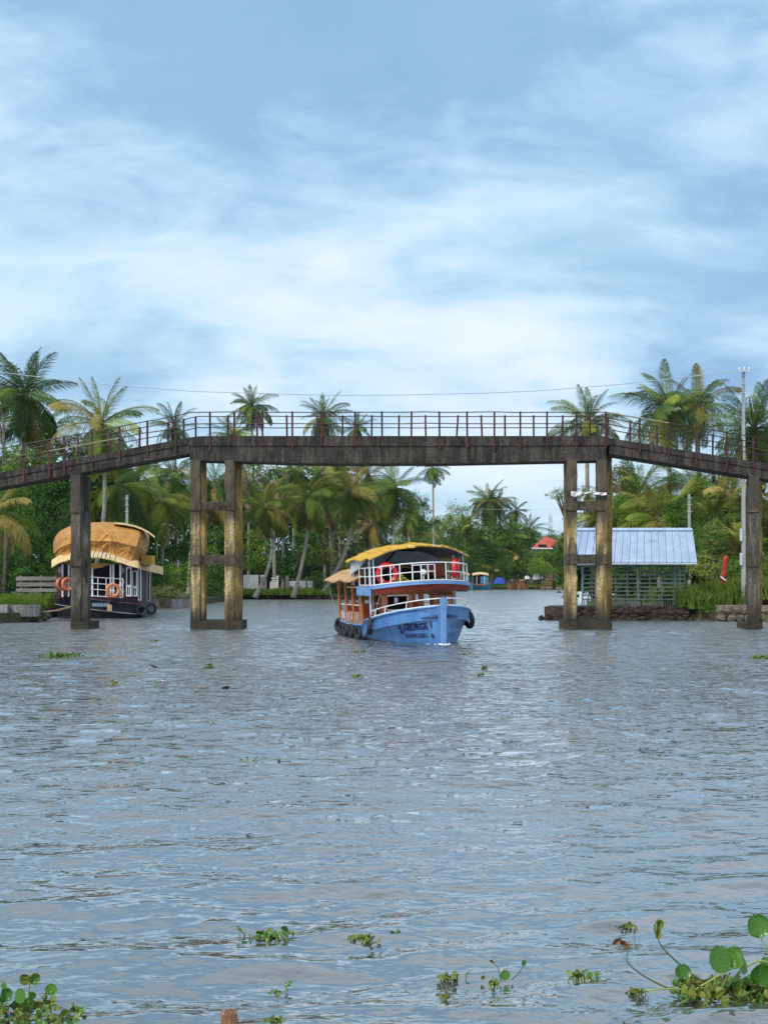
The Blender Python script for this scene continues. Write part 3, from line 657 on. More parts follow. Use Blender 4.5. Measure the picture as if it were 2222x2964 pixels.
palm(672, 1258, 150, (672, 0), 'bushy yellow green palm top above the left end of the main deck', .62, 22, ('lime', 'lime', 'green'), .0)
palm(340, 1400, 118, (330, 0), 'palm with long fronds under the left ramp', 1.0, 24, G, .5)
palm(400, 1400, 130, (410, 0), 'second drooping palm under the left ramp', .95, 24, GO, .6)
palm(470, 1450, 122, (470, 0), 'yellow green palm between utility poles and main pier', .85, 22, LI, .4)
palm(505, 1375, 150, (500, 0), 'palm half hidden behind the top of the left main pier', .9, 22, G, .4)
palm(620, 1400, 142, (590, 1690), 'dark palm seen between the legs of the left pier', .9, 22, ('green', 'blue', 'gold'), .5, bend=-.6)
palm(720, 1400, 170, (720, 0), 'palm with brown hanging fronds close right of the pier', .95, 22, ('green', 'dry', 'gold'), .8)
palm(772, 1462, 150, (738, 1722), 'curved palm nearest the left pier over the white wall', .88, 24, GO, .4, bend=1.2, tr=.16)
palm(792, 1472, 160, (795, 1690), 'straight pale palm trunk behind the white wall', .75, 20, ('gold', 'green'), .5)
palm(893, 1432, 150, (848, 1722), 'palm with golden arching fronds leaning over the white wall', .95, 24, GO, .3, bend=.5)
palm(1012, 1420, 154, (925, 1722), 'strongly leaning palm rooted at the end of the white wall', 1.0, 25, ('green', 'lime', 'gold', 'green'), .3, bend=1.4)
palm(952, 1452, 165, (962, 1700), 'upright palm with thick pale trunk between the leaning pair', .8, 20, ('green', 'gold', 'dry'), .7)
palm(850, 1370, 185, (850, 0), 'palm partly hidden under the deck above the golden palm', .85, 22, G, .4)
palm(980, 1370, 180, (985, 0), 'palm tucked beneath mid deck above the leaning palm', .85, 22, G, .5)
palm(1142, 1408, 168, (1118, 1700), 'wind blown palm with dark trunk above the thatched rear roof', .98, 25, ('green', 'blue', 'green', 'lime'), .35, bend=.4)
palm(1065, 1375, 180, (1075, 0), 'palm with brown fronds just under the deck near mid span', .8, 20, ('green', 'gold', 'dry'), .6)
palm(1075, 1510, 172, (1075, 1690), 'low palm with dry skirt left of the boat roof', .8, 22, ('gold', 'dry', 'green'), .8)
palm(1252, 1352, 258, (1256, 0), 'very tall slim palm standing alone in the gap right of mid span', .72, 18, ('green', 'gold', 'green'), .9, tr=.2)
palm(1215, 1545, 250, (1218, 1690), 'young palm above the boat awning', .95, 16, ('green', 'green'), .1, young=True)
palm(1345, 1545, 275, (1345, 1690), 'wide spreading young palm on the far bank', 1.1, 18, ('green', 'green', 'lime'), .3, young=True)
palm(1412, 1448, 284, (1436, 1695), 'tallest palm of the far cluster with golden hanging fronds', 1.12, 28, ('blue', 'green', 'green', 'gold'), .3, tr=.24)
palm(1440, 1450, 290, (1462, 1695), 'companion palm at the right of the far cluster', .85, 20, ('blue', 'green'), .3, tr=.22)
palm(1492, 1478, 292, (1502, 1695), 'dark palm on the right shoulder of the far treeline', .78, 20, B_, .4, tr=.24)
palm(1532, 1530, 286, (1538, 1690), 'ragged dark palm beside the red roof', .95, 22, B_, .7, tr=.2)
palm(1500, 1610, 276, (1503, 1695), 'low palm with drooping fronds behind the wooden boats', .85, 18, ('gold', 'green'), .8, tr=.2)
palm(1432, 1650, 274, (1436, 1695), 'stubby golden palm near the blue tarpaulin', .75, 14, ('gold', 'lime'), .8, tr=.2)
palm(1300, 1660, 270, (1300, 1698), 'low young palm beside the upper deck railing of the boat', .8, 16, ('green', 'gold'), .6, tr=.2)
palm(1700, 1215, 128, (1728, 1600), 'broad palm standing above the top of the right main pier', .80, 24, ('green', 'blue', 'lime', 'green'), .15, bend=-.4, tr=.2)
palm(1935, 1180, 120, (1938, 0), 'full green palm above the right ramp, nearer of the tall pair', 1.0, 27, ('green', 'green', 'blue', 'lime'), .3, tr=.2)
palm(2022, 1160, 132, (2016, 0), 'slimmer palm right behind the tall pair above the right ramp', .9, 22, ('green', 'blue', 'gold'), .35)
palm(2180, 1235, 112, (2176, 0), 'large dark palm behind the top of the utility pole', 1.08, 27, ('blue', 'green', 'green'), .25)
palm(1845, 1430, 116, (1850, 0), 'yellow green palm right of the right main pier', .95, 24, LI, .4)
palm(1905, 1500, 108, (1905, 0), 'low palm with arching fronds over the shed ridge', .8, 20, ('green', 'lime', 'gold'), .5)
palm(2005, 1410, 118, (2010, 0), 'palm with drooping yellow fronds below the right ramp', .9, 22, GO, .5)
palm(2110, 1440, 108, (2110, 0), 'golden palm left of the utility pole', .95, 24, ('gold', 'lime', 'gold', 'green'), .5)
palm(2200, 1480, 112, (2205, 0), 'yellowish palm behind the last pier', .9, 22, GO, .6)
palm(1790, 1470, 122, (1792, 0), 'ragged palm behind the left part of the shed roof', .8, 20, ('green', 'gold', 'dry'), .6)
palm(2150, 1600, 100, (2150, 0), 'low young palm beside the foot of the utility pole', .6, 14, ('lime', 'gold'), .4, young=True)
palm(-20, 1480, 74, (-30, 0), 'palm just beyond the left edge with golden frond tips', .62, 12, ('lime', 'gold'), .5)

for i, (px, py, Y, lab, sz) in enumerate([(560, 1420, 160, 'palm behind the outer leg of the left main pier', .9), (660, 1455, 175, 'palm just right of the inner leg of the left main pier', .9), (820, 1440, 172, 'palm between the white wall pair of trunks', .85), (935, 1385, 190, 'palm close under the deck left of mid span', .85), (1050, 1450, 176, 'palm between the leaning palm and the wind blown one', .9), (1105, 1470, 186, 'palm low behind the wind blown palm', .8), (240, 1420, 126, 'palm behind the leftmost pier under the ramp', .95), (120, 1250, 135, 'palm with low crown between the two tall left palms', .85), (1180, 1500, 230, 'palm above the left half of the boat awning', .8), (1385, 1560, 282, 'short palm left of the far cluster trunks', .9), (1475, 1550, 284, 'palm in the middle of the far treeline', .9), (1950, 1460, 110, 'palm above the right end of the shed roof', .8), (2060, 1500, 106, 'palm between the shed roof and the utility pole', .8), (1740, 1500, 126, 'palm seen just right of the right main pier above the roof', .8)]):
    palm(px, py, Y, (px + (i * 37 % 30) - 15, 0), lab, sz, 21, [GO, G, LI][i % 3], .4 + .1 * (i % 4), tr=.18)
# banana plants on the left middle bank
M_BAN = leafmat('banana_leaf', (.07, .15, .025), (.17, .26, .06), rnd=.25)
def banana_leaf():
    b = MB(); P = []
    for i in range(9):
        t = i / 8; a = .2 - 1.5 * t; x = math.sin(t * 1.4) * 1.5; z = 1.7 * t - 1.25 * t * t; wd = .32 * math.sin(PI * min(1, t * .9 + .1)) ** .6
        P.append([(x, -wd, z + .05), (x, 0, z - .04), (x, wd, z + .05)])
    return b.grid(P).mesh('leaf', M_BAN, True)
BL = banana_leaf()
def banana(px, py, Y, h, label):
    r = random.Random(int(px)); o = at(px, py, Y); o.z = max(.4, o.z); t = thing('banana_plant', label, 'banana plant', o, group='banana plants behind the bank')
    MB().tube([(0, 0, -.4), (0, 0, h)], [.14, .08], 7).build('stem', LM['olive'], t, True)
    for k in range(8):
        ob('leaf', BL, t, loc=(0, 0, h - .1 * (k % 3)), rot=(0, -math.radians(r.uniform(15, 62)), k * 2.4 + r.uniform(-.3, .3)), scale=r.uniform(.9, 1.35))
banana(862, 1650, 160, 2.6, 'tallest banana plant behind the gap in the white wall')
banana(905, 1640, 164, 2.4, 'banana plant left of the leaning palm trunk')
banana(935, 1600, 168, 2.8, 'banana plant with bright leaves behind the leaning trunks')
banana(805, 1610, 166, 2.4, 'banana plant behind the middle of the white wall')
banana(455, 1640, 118, 2.2, 'banana plant beside the second utility pole')

# grass
def grass(name, area, n, h, wdt, m, seed, label, hz=None):
    rs = np.random.RandomState(seed); Ps = []
    for (x0, x1, y0, y1, z0, c) in area:
        k = int(n * c); X = rs.uniform(x0, x1, k); Yv = rs.uniform(y0, y1, k); Ps.append(np.stack([X, Yv, np.full(k, z0) + (hz(X, Yv) if hz else 0)], 1))
    P = np.concatenate(Ps); N = len(P); H = h * rs.uniform(.5, 1.25, N) * (.8 + .3 * np.sin(P[:, 0] * 1.7) * np.sin(P[:, 1] * 1.3)); a = rs.uniform(0, 6.28, N); l = rs.normal(size=(N, 2)) * .28
    d = np.stack([np.cos(a), np.sin(a), np.zeros(N)], 1) * wdt
    tip = P + np.stack([l[:, 0] * H, l[:, 1] * H, H], 1); mid = P + np.stack([l[:, 0] * H * .3, l[:, 1] * H * .3, H * .55], 1)
    V = np.stack([P - d, P + d, mid + d * .8, tip, mid - d * .8], 1).reshape(-1, 3)
    me = bpy.data.meshes.new(name); me.vertices.add(N * 5); me.vertices.foreach_set('co', V.astype(np.float32).ravel())
    me.loops.add(N * 5); me.loops.foreach_set('vertex_index', np.arange(N * 5, dtype=np.int32)); me.polygons.add(N)
    me.polygons.foreach_set('loop_start', np.arange(N, dtype=np.int32) * 5); me.polygons.foreach_set('loop_total', np.full(N, 5, dtype=np.int32))
    me.materials.append(m); me.update(calc_edges=True)
    return ob(name, me, kind='stuff', label=label, cat='grass')
grass('left_bank_grass', [(-26, -21.0, 79, 97, .5, 1.0), (-25, -19.6, 77, 80, .5, .5)], 13000, .85, .035, M_GRASS, 3, 'bright green grass growing on the left bank behind the concrete block')
grass('right_bank_grass', [(17.6, 30, 79.6, 94, .8, 1.0), (17.2, 25.5, 80.4, 82.5, .6, .45)], 20000, 1.25, .035, M_GRASSR, 4, 'tall rough grass covering the right bank beside the shed', hz=lambda X, Y: .35 * np.sin(X * .6) + .2)
grass('far_bank_grass', [(-16.2, -6, 152.5, 158, .5, .5), (-1, 36, 266, 274, .5, .5)], 9000, .7, .06, M_GRASS, 9, 'thin grass along the water edge of the middle and far banks')

# ------------------------------------------------------------------ the blue passenger boat
M_HULL = mat('blue_hull_paint', (.038, .135, .36), (.085, .225, .47), .9, .42, .2, c3=(.13, .17, .22), s3=3.0, f3=(.50, .74), spec=.4, stretch=(2.6, 2.6, .7))
M_HULLR = mat('red_bottom_paint', (.16, .055, .045), (.22, .10, .08), 2, .6)
M_HULLD = mat('dark_blue_strake', (.025, .055, .12), (.05, .10, .20), 2, .5)
M_BLUEL = mat('pale_blue_paint', (.11, .25, .52), (.17, .31, .57), 2, .4, spec=.5)
M_WHITE = mat('white_tube_paint', (.78, .77, .78), (.66, .64, .64), 3, .35, spec=.5)
M_WOODR = mat('red_brown_wood', (.24, .055, .025), (.36, .10, .04), 2.5, .45, .2, stretch=(1, 1, .3), spec=.4)
M_WOODP = mat('salmon_wood', (.42, .14, .08), (.52, .21, .13), 3, .5, .2)
M_WOODO = mat('orange_carved_wood', (.24, .085, .025), (.42, .16, .045), 7, .5, .4, c3=(.14, .05, .02), s3=12)
M_VAL = mat('dark_red_valance', (.16, .018, .012), (.24, .035, .02), 3, .6)
M_TYRE = mat('black_rubber', (.012, .013, .018), (.035, .035, .042), 4, .75, .2)
M_RING = mat('red_ring', (.62, .02, .025), (.50, .015, .02), 3, .35, spec=.6)
M_THY = mat('yellow_thatch', (.46, .27, .035), (.62, .38, .05), 5, .85, .9, stretch=(1, .4, 1), c3=(.26, .13, .03), s3=14, f3=(.52, .72))
M_THB = mat('brown_thatch', (.40, .24, .11), (.56, .37, .19), 5, .9, .9, stretch=(1, .4, 1), c3=(.20, .11, .06), s3=14, f3=(.5, .72))
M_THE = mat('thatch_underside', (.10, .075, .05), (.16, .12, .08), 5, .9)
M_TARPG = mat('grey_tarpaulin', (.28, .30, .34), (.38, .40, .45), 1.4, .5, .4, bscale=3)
M_DARKG = mat('awning_shade_grey', (.05, .052, .06), (.09, .09, .10), 2, .7)  # dark colour of the added sheet that shades the awning underside
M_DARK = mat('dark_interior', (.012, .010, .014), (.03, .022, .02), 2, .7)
M_DECK = mat('worn_deck_boards', (.20, .13, .08), (.30, .21, .13), 2, .8, stretch=(.3, 3, 1))
M_STEEL = mat('galvanised_tube', (.45, .47, .50), (.60, .62, .66), 4, .35, metal=.3)
M_ROPE = mat('pale_rope', (.55, .52, .36), (.45, .42, .28), 20, .9)
M_INK = mat('dark_blue_lettering', (.010, .010, .075))
M_INKF = mat('faded_lettering', (.11, .17, .30))
M_LAMP = mat('lamp_glass', (.7, .72, .72), rough=.2, spec=.8)
M_GARL = mat('yellow_garland', (.50, .46, .03), (.16, .22, .02), 22, .8, .8)
M_SEAT = mat('red_seat', (.45, .07, .04), (.55, .11, .07), 3, .5)

boat = thing('passenger_boat', 'blue wooden passenger boat with yellow thatched awning coming out from under the bridge', 'boat', (2.18, 50.7, 0), rot=(math.radians(-2.2), math.radians(.4), math.radians(104)))
ST = [0, .4, 1, 2, 3.2, 4.6, 5.2, 8, 10.5, 11.6]
GW = [.05, .72, 1.28, 1.72, 1.88, 1.86, 1.82, 1.74, 1.56, 1.3]
GZ = [1.45, 1.40, 1.31, 1.17, 1.02, .90, .70, .66, .74, .82]
WL = [.02, .26, .64, 1.12, 1.40, 1.42, 1.44, 1.42, 1.2, .95]
def ip(xs, ys, x): return float(np.interp(x, xs, ys))
def hull_s(a, z):                                       # half breadth of the hull at station a and height z
    g, gz, wl = ip(ST, GW, a), ip(ST, GZ, a), ip(ST, WL, a); kz = gz - .36; kw = wl + (g - wl) * .62
    if z <= 0: return wl * (1 - .3 * min(1, -z / .35))
    if z < kz: return wl + (kw - wl) * (z / kz) ** .9
    return kw + (g - kw) * ((z - kz) / (gz - kz)) ** 1.2
def rake(a, z): return a - .13 * max(0, z) * max(0, 1 - a / 1.2)
def hull():
    b = MB(); br = MB(); NS = 40
    sa = [11.6 * (i / NS) ** 1.25 for i in range(NS + 1)]
    for side in (1, -1):
        P = []; Q = []
        for a in sa:
            gz = ip(ST, GZ, a); kz = gz - .36; r = []; zb = .03 + .024 * a
            for z in [zb, zb + (kz - zb) * .33, zb + (kz - zb) * .66, kz - .02, kz + .03, kz + (gz - kz) * .5, gz]:
                r.append((rake(a, z), side * hull_s(a, z), z))
            P.append(r)
            Q.append([(rake(a, z), side * hull_s(a, z), z) for z in (-.45, -.2, zb)])
        if side < 0: P = P[::-1]; Q = Q[::-1]
        b.grid(P); br.grid(Q)
        # inner bulwark
        I = [[(rake(a, 1), side * (ip(ST, GW, a) - .045), ip(ST, GZ, a)), (rake(a, 1), side * (ip(ST, GW, a) - .07), ip(ST, GZ, a) - .45)] for a in sa[1:]]
        b.grid(I if side < 0 else I[::-1])
    # transom
    a = 11.6; b.add([(a, -1.28, .82), (a, -.95, .1), (a, .95, .1), (a, 1.28, .82)], [(0, 1, 2, 3)])
    br.add([(a, -.95, .1), (a, -.7, -.45), (a, .7, -.45), (a, .95, .1)], [(0, 1, 2, 3)])
    h = b.build('hull', M_HULL, boat, True); br.build('hull_bottom', M_HULLR, boat, True, label='red brown painted bottom at the waterline')
    for side in (1, -1):
        for dz, rr, m, nm in ((-.36, .055, M_HULLD, 'rub_strake'), (0.0, .035, M_WHITE if False else M_BLUEL, 'gunwale')):
            pts = [(rake(a, ip(ST, GZ, a)), side * (hull_s(a, ip(ST, GZ, a) + dz) + (.035 if dz else .01)), ip(ST, GZ, a) + dz + .01) for a in sa[1:]]
            MB().tube(pts, rr, 6).build(nm, m, boat, True)
        # planking seams proud of the side
        for f in (.3, .62):
            pts = [(rake(a, .5), side * (hull_s(a, (ip(ST, GZ, a) - .36) * f) + .004), (ip(ST, GZ, a) - .36) * f + .04) for a in sa[2:]]
            MB().tube(pts, .006, 4).build('plank_seam', M_HULLD, boat, True)
    b = MB(); b.prism([(-.10, -.055, -.4), (-.10, .055, -.4), (.06, .07, -.4), (.06, -.07, -.4)], [(-.36, -.085, 1.78), (-.36, .085, 1.78), (-.10, .11, 1.76), (-.10, -.11, 1.76)])
    b.build('stem_post', M_BLUEL, boat)
    # decks
    for a0, a1, dz, nm in ((.25, 3.3, -.10, 'foredeck'), (3.3, 11.55, 0, 'cabin_floor')):
        n = 10; P = [[(a0 + (a1 - a0) * i / n, s * ((ip(ST, GW, a0 + (a1 - a0) * i / n) - .06) if dz else hull_s(a0 + (a1 - a0) * i / n, .42) - .06), (ip(ST, GZ, a0 + (a1 - a0) * i / n) + dz) if dz else .42) for s in (1, 0, -1)] for i in range(n + 1)]
        MB().grid(P, (0, 0, -.03)).build(nm, M_DECK, boat)
hull()
# foredeck rails
def gun(a, side, out, up): return (rake(a, 1.4), side * (ip(ST, GW, a) + out), ip(ST, GZ, a) + up)
for side in (1, -1):
    end = 3.5 if side > 0 else 2.9
    aa = [.05, .25, .5, .9, 1.4, 2.0, 2.6, end]
    MB().tube([gun(a, side, -.08, .31) for a in aa] + ([gun(end + .06, side, -.08, .06)] if side < 0 else [gun(end + .25, side, -.06, .04)]), .024, 6).build('bow_rail', M_WHITE, boat, True)
    MB().tube([gun(a, side, -.02, .05) for a in aa], .028, 6).build('toe_rail', M_WHITE, boat, True)
    for a in ((.9, 2.0, 3.0) if side > 0 else (1.0, 1.9, 2.8)): MB().tube([gun(a, side, -.05, .03), gun(a, side, -.08, .31)], .018, 5).build('stanchion', M_WHITE, boat)
# cabin
cab = MB()
A0, A1, W0 = 2.75, 3.45, 1.42
def fa(s): return A0 + (A1 - A0) * (abs(s) / W0) ** 2   # curved front of the cabin
def fpanel(name, s0, s1, z0, z1, m, off=0, th=.06):
    n = max(1, int(abs(s1 - s0) / .2)); P = [[(fa(s0 + (s1 - s0) * i / n) - off, s0 + (s1 - s0) * i / n, z) for z in (z0, z1)] for i in range(n + 1)]
    return MB().grid(P, (th, 0, 0)).build(name, m, boat)
fpanel('front_panel', -1.42, 1.42, .62, 1.30, M_WOODR)
fpanel('window_header', -1.42, 1.42, 1.88, 2.18, M_WOODO)
for s, wd in ((1.32, .20), (.42, .13), (.06, .09), (-.02, .06), (-.62, .10), (-1.33, .17)):
    fpanel('window_post', s - wd / 2, s + wd / 2, 1.30, 1.88, M_WOODP if abs(s) > .3 else M_WOODR, .012, .09)
for s0, s1, z in ((.50, 1.22, 1.86), (-1.25, -.68, 1.30), (-.57, -.05, 1.30), (.48, 1.22, 1.30)): fpanel('window_sill', s0, s1, z - .02, z + .03, M_WHITE, .03, .05)
# raised hatch window on the port side
P = [(fa(-.35) - .02, -.28, 1.87), (fa(-1.25) - .05, -1.28, 1.87), (fa(-1.25) - .50, -1.38, 1.80), (fa(-.35) - .46, -.32, 1.80)]
hb = MB()
for i in range(4): hb.tube([P[i], P[(i + 1) % 4]], .025, 4)
hb.tube([(P[0][0] * .5 + P[1][0] * .5, P[0][1] * .5 + P[1][1] * .5, 1.87), (P[2][0] * .5 + P[3][0] * .5, P[2][1] * .5 + P[3][1] * .5, 1.80)], .02, 4)
hb.build('hatch_frame', M_WOODP, boat)
M_GLASS = mat('hatch_glass', (.35, .36, .38), rough=.08, spec=.8)
MB().add([Vector(p) + Vector((0, 0, .004)) for p in P], [(0, 1, 2, 3)]).build('hatch_pane', M_GLASS, boat)
# small wheelhouse fittings
MB().bx(3.0, 3.25, -.9, -.7, .42, 2.18).build('wheelhouse_pillar', M_WOODO, boat)
MB().torus((3.3, .95, 1.18), .22, .022, Matrix.Rotation(PI / 2, 3, 'Y')).build('steering_wheel', M_DARK, boat, True)
MB().bx(3.10, 3.14, .86, .99, 1.58, 1.78).build('notice_paper', M_WHITE, boat)
# dark bulkhead behind the helm and the side walls
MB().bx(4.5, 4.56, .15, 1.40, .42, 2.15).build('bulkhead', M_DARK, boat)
for side in (1, -1):
    for a0, a1 in ((3.5, 3.62), (4.35, 4.47), (5.0, 5.12)):
        MB().bx(a0, a1, side * 1.45 - .05, side * 1.45 + .05, .5, 2.2).build('side_post', M_WOODR, boat)
    MB().bx(3.5, 5.2, side * 1.47 - .02, side * 1.47 + .02, .45, 1.08).build('side_panel', M_WOODR, boat)
    for z in (1.55, 1.9): MB().bx(3.62, 4.35, side * 1.45 - .012, side * 1.45 + .012, z, z + .03).build('side_slat', M_WHITE, boat)
# upper deck: rounded front plate with fascia and scalloped valance
def da(s, r=0): return 1.75 + .95 * (abs(s) / 1.95) ** 2.2 + r
def camb(s): return 2.37 - .13 * (s / 1.95) ** 2
n = 28; E = [-1.95 + 3.9 * i / n for i in range(n + 1)]
P = [[(da(s), s, camb(s)), (4.0, s, camb(s)), (7.2, s, camb(s))] for s in E]
MB().grid(P[::-1], (0, 0, -.04)).build('upper_deck', M_DECK, boat)
MB().grid([[(da(s, -.03), s, camb(s) + .02), (da(s, -.03), s, camb(s) - .10)] for s in E], (.04, 0, 0)).build('deck_fascia', M_BLUEL, boat)
for side in (1, -1):
    MB().grid([[(a, side * 1.96, camb(1.95) + .02), (a, side * 1.96, camb(1.95) - (.10 if a < 3.0 else .34))] for a in (2.66, 2.99, 3.0, 4.2, 5.4)], (0, -side * .04, 0)).build('side_fascia', M_BLUEL, boat)
V = []
for i in range(113):
    s = -1.88 + 3.76 * i / 112; zb = camb(s) - .33 + .035 * abs(math.sin(i * PI / 4)); V.append([(da(s, .03), s, camb(s) - .10), (da(s, .10), s, zb)])
MB().grid(V, (.015, 0, 0)).build('valance', M_VAL, boat)
fpanel('cabin_cornice', -1.55, 1.55, 2.12, 2.24, M_WOODR, .10, .05)
# upper railing
def ra(s): return da(s, .10)
RS = [-1.86 + 3.72 * i / 24 for i in range(25)]
def railseg(s0, s1, h, r=.022, nm='upper_rail'):
    k = 12; MB().tube([(ra(s0 + (s1 - s0) * i / k), s0 + (s1 - s0) * i / k, camb(s0 + (s1 - s0) * i / k) + h) for i in range(k + 1)], r, 6).build(nm, M_WHITE, boat, True)
railseg(1.86, -1.86, .72, .026); railseg(1.86, -1.86, .045, .03)
railseg(1.86, -.32, .38); railseg(-.80, -1.86, .38); railseg(.55, -.32, .64, .018)
for s in (1.86, 1.62, 1.32, 1.00, .55, .22, -.05, -.32, -.80, -1.86, -1.66):
    MB().tube([(ra(s), s, camb(s) + .03), (ra(s), s, camb(s) + (.72 if s > .5 or s < -.5 else .64))], .024, 6).build('rail_post', M_WHITE, boat)
for side in (1, -1):
    for h in (.72, .38, .05): MB().tube([(ra(1.86), side * 1.86, camb(1.86) + h), (5.2, side * 1.86, camb(1.86) + h)], .02, 5).build('side_rail', M_WHITE, boat)
    for a in (3.3, 4.2, 5.2): MB().tube([(a, side * 1.86, camb(1.86)), (a, side * 1.86, camb(1.86) + .72)], .02, 5).build('rail_post', M_WHITE, boat)
# awning of overlapping mats
def awning(a0, a1, half, zside, rise, m, nm, mats, par=boat, over=.05, th=.05, seed=1, curvefront=0.0, mu=None):
    r = random.Random(seed)
    root = None
    def z(s): return zside + rise * (1 - (abs(s) / half) ** 2.1)
    for k in range(mats):
        s0 = half - 2 * half * k / mats + (.05 if k else 0); s1 = half - 2 * half * (k + 1) / mats - .04
        n = 6; ma = 26; P = []; lift = .035 if k % 2 else 0.0
        for i in range(ma + 1):
            a = a0 + (a1 - a0) * i / ma; row = []
            for j in range(n + 1):
                s = s0 + (s1 - s0) * j / n; fr = curvefront * (s / half) ** 2 * (1 - i / ma)
                jit = r.uniform(-.02, .02) if 0 < i < ma else r.uniform(-.05, .05)
                row.append((a + fr + (jit * 1.2 if i in (0, ma) else 0), s, z(s) + lift * (1 - j / n * .6) + r.uniform(-.012, .012) - (.05 if i in (0,) else 0) + .04 * math.sin(a * 2.2 + s * 1.3)))
            P.append(row)
        MB().grid(P, (0, 0, -th)).build(nm, m, par)
    for a in ([a0 + .12 + (a1 - a0 - .24) * i / 4 for i in range(5)]):
        fr = curvefront * (1 - (a - a0) / (a1 - a0))
        MB().tube([(a + fr * (s / half) ** 2 , s, z(s) - th - .02) for s in [half * (.97 - 1.94 * i / 16) for i in range(17)]], .03, 5).build('roof_rib', M_STEEL if m is M_THY else M_WOODO, par)
awning(2.15, 7.1, 2.0, 3.33, .50, M_THY, 'thatch_mat', 7, curvefront=.75, th=.05, seed=3)
awning(5.5, 11.4, 2.05, 2.52, .52, M_THB, 'rear_thatch_mat', 6, seed=5, th=.06)
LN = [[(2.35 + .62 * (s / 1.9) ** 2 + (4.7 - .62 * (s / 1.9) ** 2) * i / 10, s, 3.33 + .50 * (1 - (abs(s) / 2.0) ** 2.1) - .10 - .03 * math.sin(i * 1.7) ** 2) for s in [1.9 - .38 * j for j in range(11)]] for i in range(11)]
MB().grid(LN).build('awning_shade_sheet', M_DARKG, boat, True)  # added dark sheet standing in for the shade under the awning
# uprights of the awning
for s, a, z0 in ((1.72, 4.0, .92), (-1.72, 4.0, .92), (1.74, 6.7, 2.3), (-1.74, 6.7, 2.3)): MB().tube([(a, s, z0), (a, s, 3.42)], .05 if z0 < 2 else .045, 8).build('awning_post', M_STEEL, boat)
for s in (1.80, -1.80): MB().tube([(3.0, s, 2.3), (3.0, s, 3.38)], .03, 6).build('awning_post', M_STEEL, boat)
# grey tarpaulin hung under the awning
P = [[(6.6 + .05 * math.sin(i * .8 + j), 1.85 - 3.7 * i / 20, 3.78 - .48 * (abs(1 - i / 10)) ** 2.1 - (.74 + .10 * math.sin(i * .55)) * j / 5 * (1 if 1 < i < 19 else .6)) for j in range(6)] for i in range(21)]
MB().grid(P, (.01, 0, 0)).build('rear_tarpaulin', M_TARPG, boat, True)
P = [[(3.2 + 3.4 * i / 8, 1.9 - .03 * math.sin(i + j), 3.34 - .62 * (i / 8) * j / 3) for j in range(4)] for i in range(9)]
MB().grid(P, (0, -.01, 0)).build('side_tarpaulin', M_TARPG, boat, True)
for k, (s0, z0, s1, z1) in enumerate(((-.1, 3.75, .5, 3.1), (.2, 3.7, -.9, 3.62))): MB().tube([(6.45, s0, z0), (6.5, s1, z1)], .035, 5).build('tarpaulin_strap', M_DARK, boat)
MB().bx(7.25, 7.30, -1.7, 1.7, 2.35, 3.0).build('upper_bulkhead', M_WOODR, boat)
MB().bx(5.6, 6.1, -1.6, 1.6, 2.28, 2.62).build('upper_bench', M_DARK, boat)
for s in (-1.35, -.55, .5, 1.3):
    b = MB(); b.bbx(4.8, 5.25, s - .28, s + .28, 2.55, 2.68, .05); b.bbx(5.2, 5.3, s - .28, s + .28, 2.6, 3.0 if s > -1 else 3.02, .03); b.bx(4.9, 5.1, s - .1, s + .1, 2.3, 2.56)
    b.build('upper_seat', M_SEAT if s < -1 else M_DARK, boat)
# carved pillars with rails between them
PR = [(.11, 0), (.11, .14), (.085, .17), (.095, .22), (.078, .27), (.078, .6), (.082, 1.2), (.072, 1.36), (.098, 1.40), (.074, 1.45), (.09, 1.55), (.10, 1.62), (.07, 1.68), (.095, 1.74), (.072, 1.80), (.10, 1.88), (.11, 1.92), (.11, 2.02)]
for side in (1, -1):
    for a, k in ((10.8, 1), (9.4, 1), (8.05, 1), (6.5, 1.45)):
        z0 = ip(ST, GZ, a) - .06; sc_ = (2.62 - z0) / 2.02
        MB().lathe([(r_ * k, z_ * sc_) for r_, z_ in PR], (a, side * 1.5, z0), 12).build('carved_pillar', M_WOODO, boat, True)
    for z, r_ in ((1.15, .022), (1.45, .03)): MB().tube([(6.5, side * 1.5, z), (10.8, side * 1.45, z + .02)], r_, 5).build('cabin_rail', M_WOODP if r_ < .025 else M_WHITE, boat)
    for a in [6.9 + .3 * i for i in range(13)]: MB().tube([(a, side * 1.5, .66), (a, side * 1.5, 1.15)], .014, 5).build('baluster', M_WHITE, boat)
    MB().bx(5.5, 11.2, side * 1.52 - .03, side * 1.52 + .03, 2.42, 2.54).build('eave_beam', M_WOODR, boat)
    for a in (7.4, 8.7, 10.0):
        b = MB(); b.bbx(a, a + .5, side * 1.05 - .25, side * 1.05 + .25, .78, .88, .04); b.bbx(a + .45, a + .55, side * 1.05 - .25, side * 1.05 + .25, .85, 1.5, .03); b.bx(a + .1, a + .4, side * 1.05 - .2, side * 1.05 + .2, .42, .78)
        b.build('cabin_seat', M_SEAT, boat)
MB().bx(6.3, 6.36, -1.4, 1.4, 2.05, 2.52).build('cabin_lintel', M_WOODR, boat)
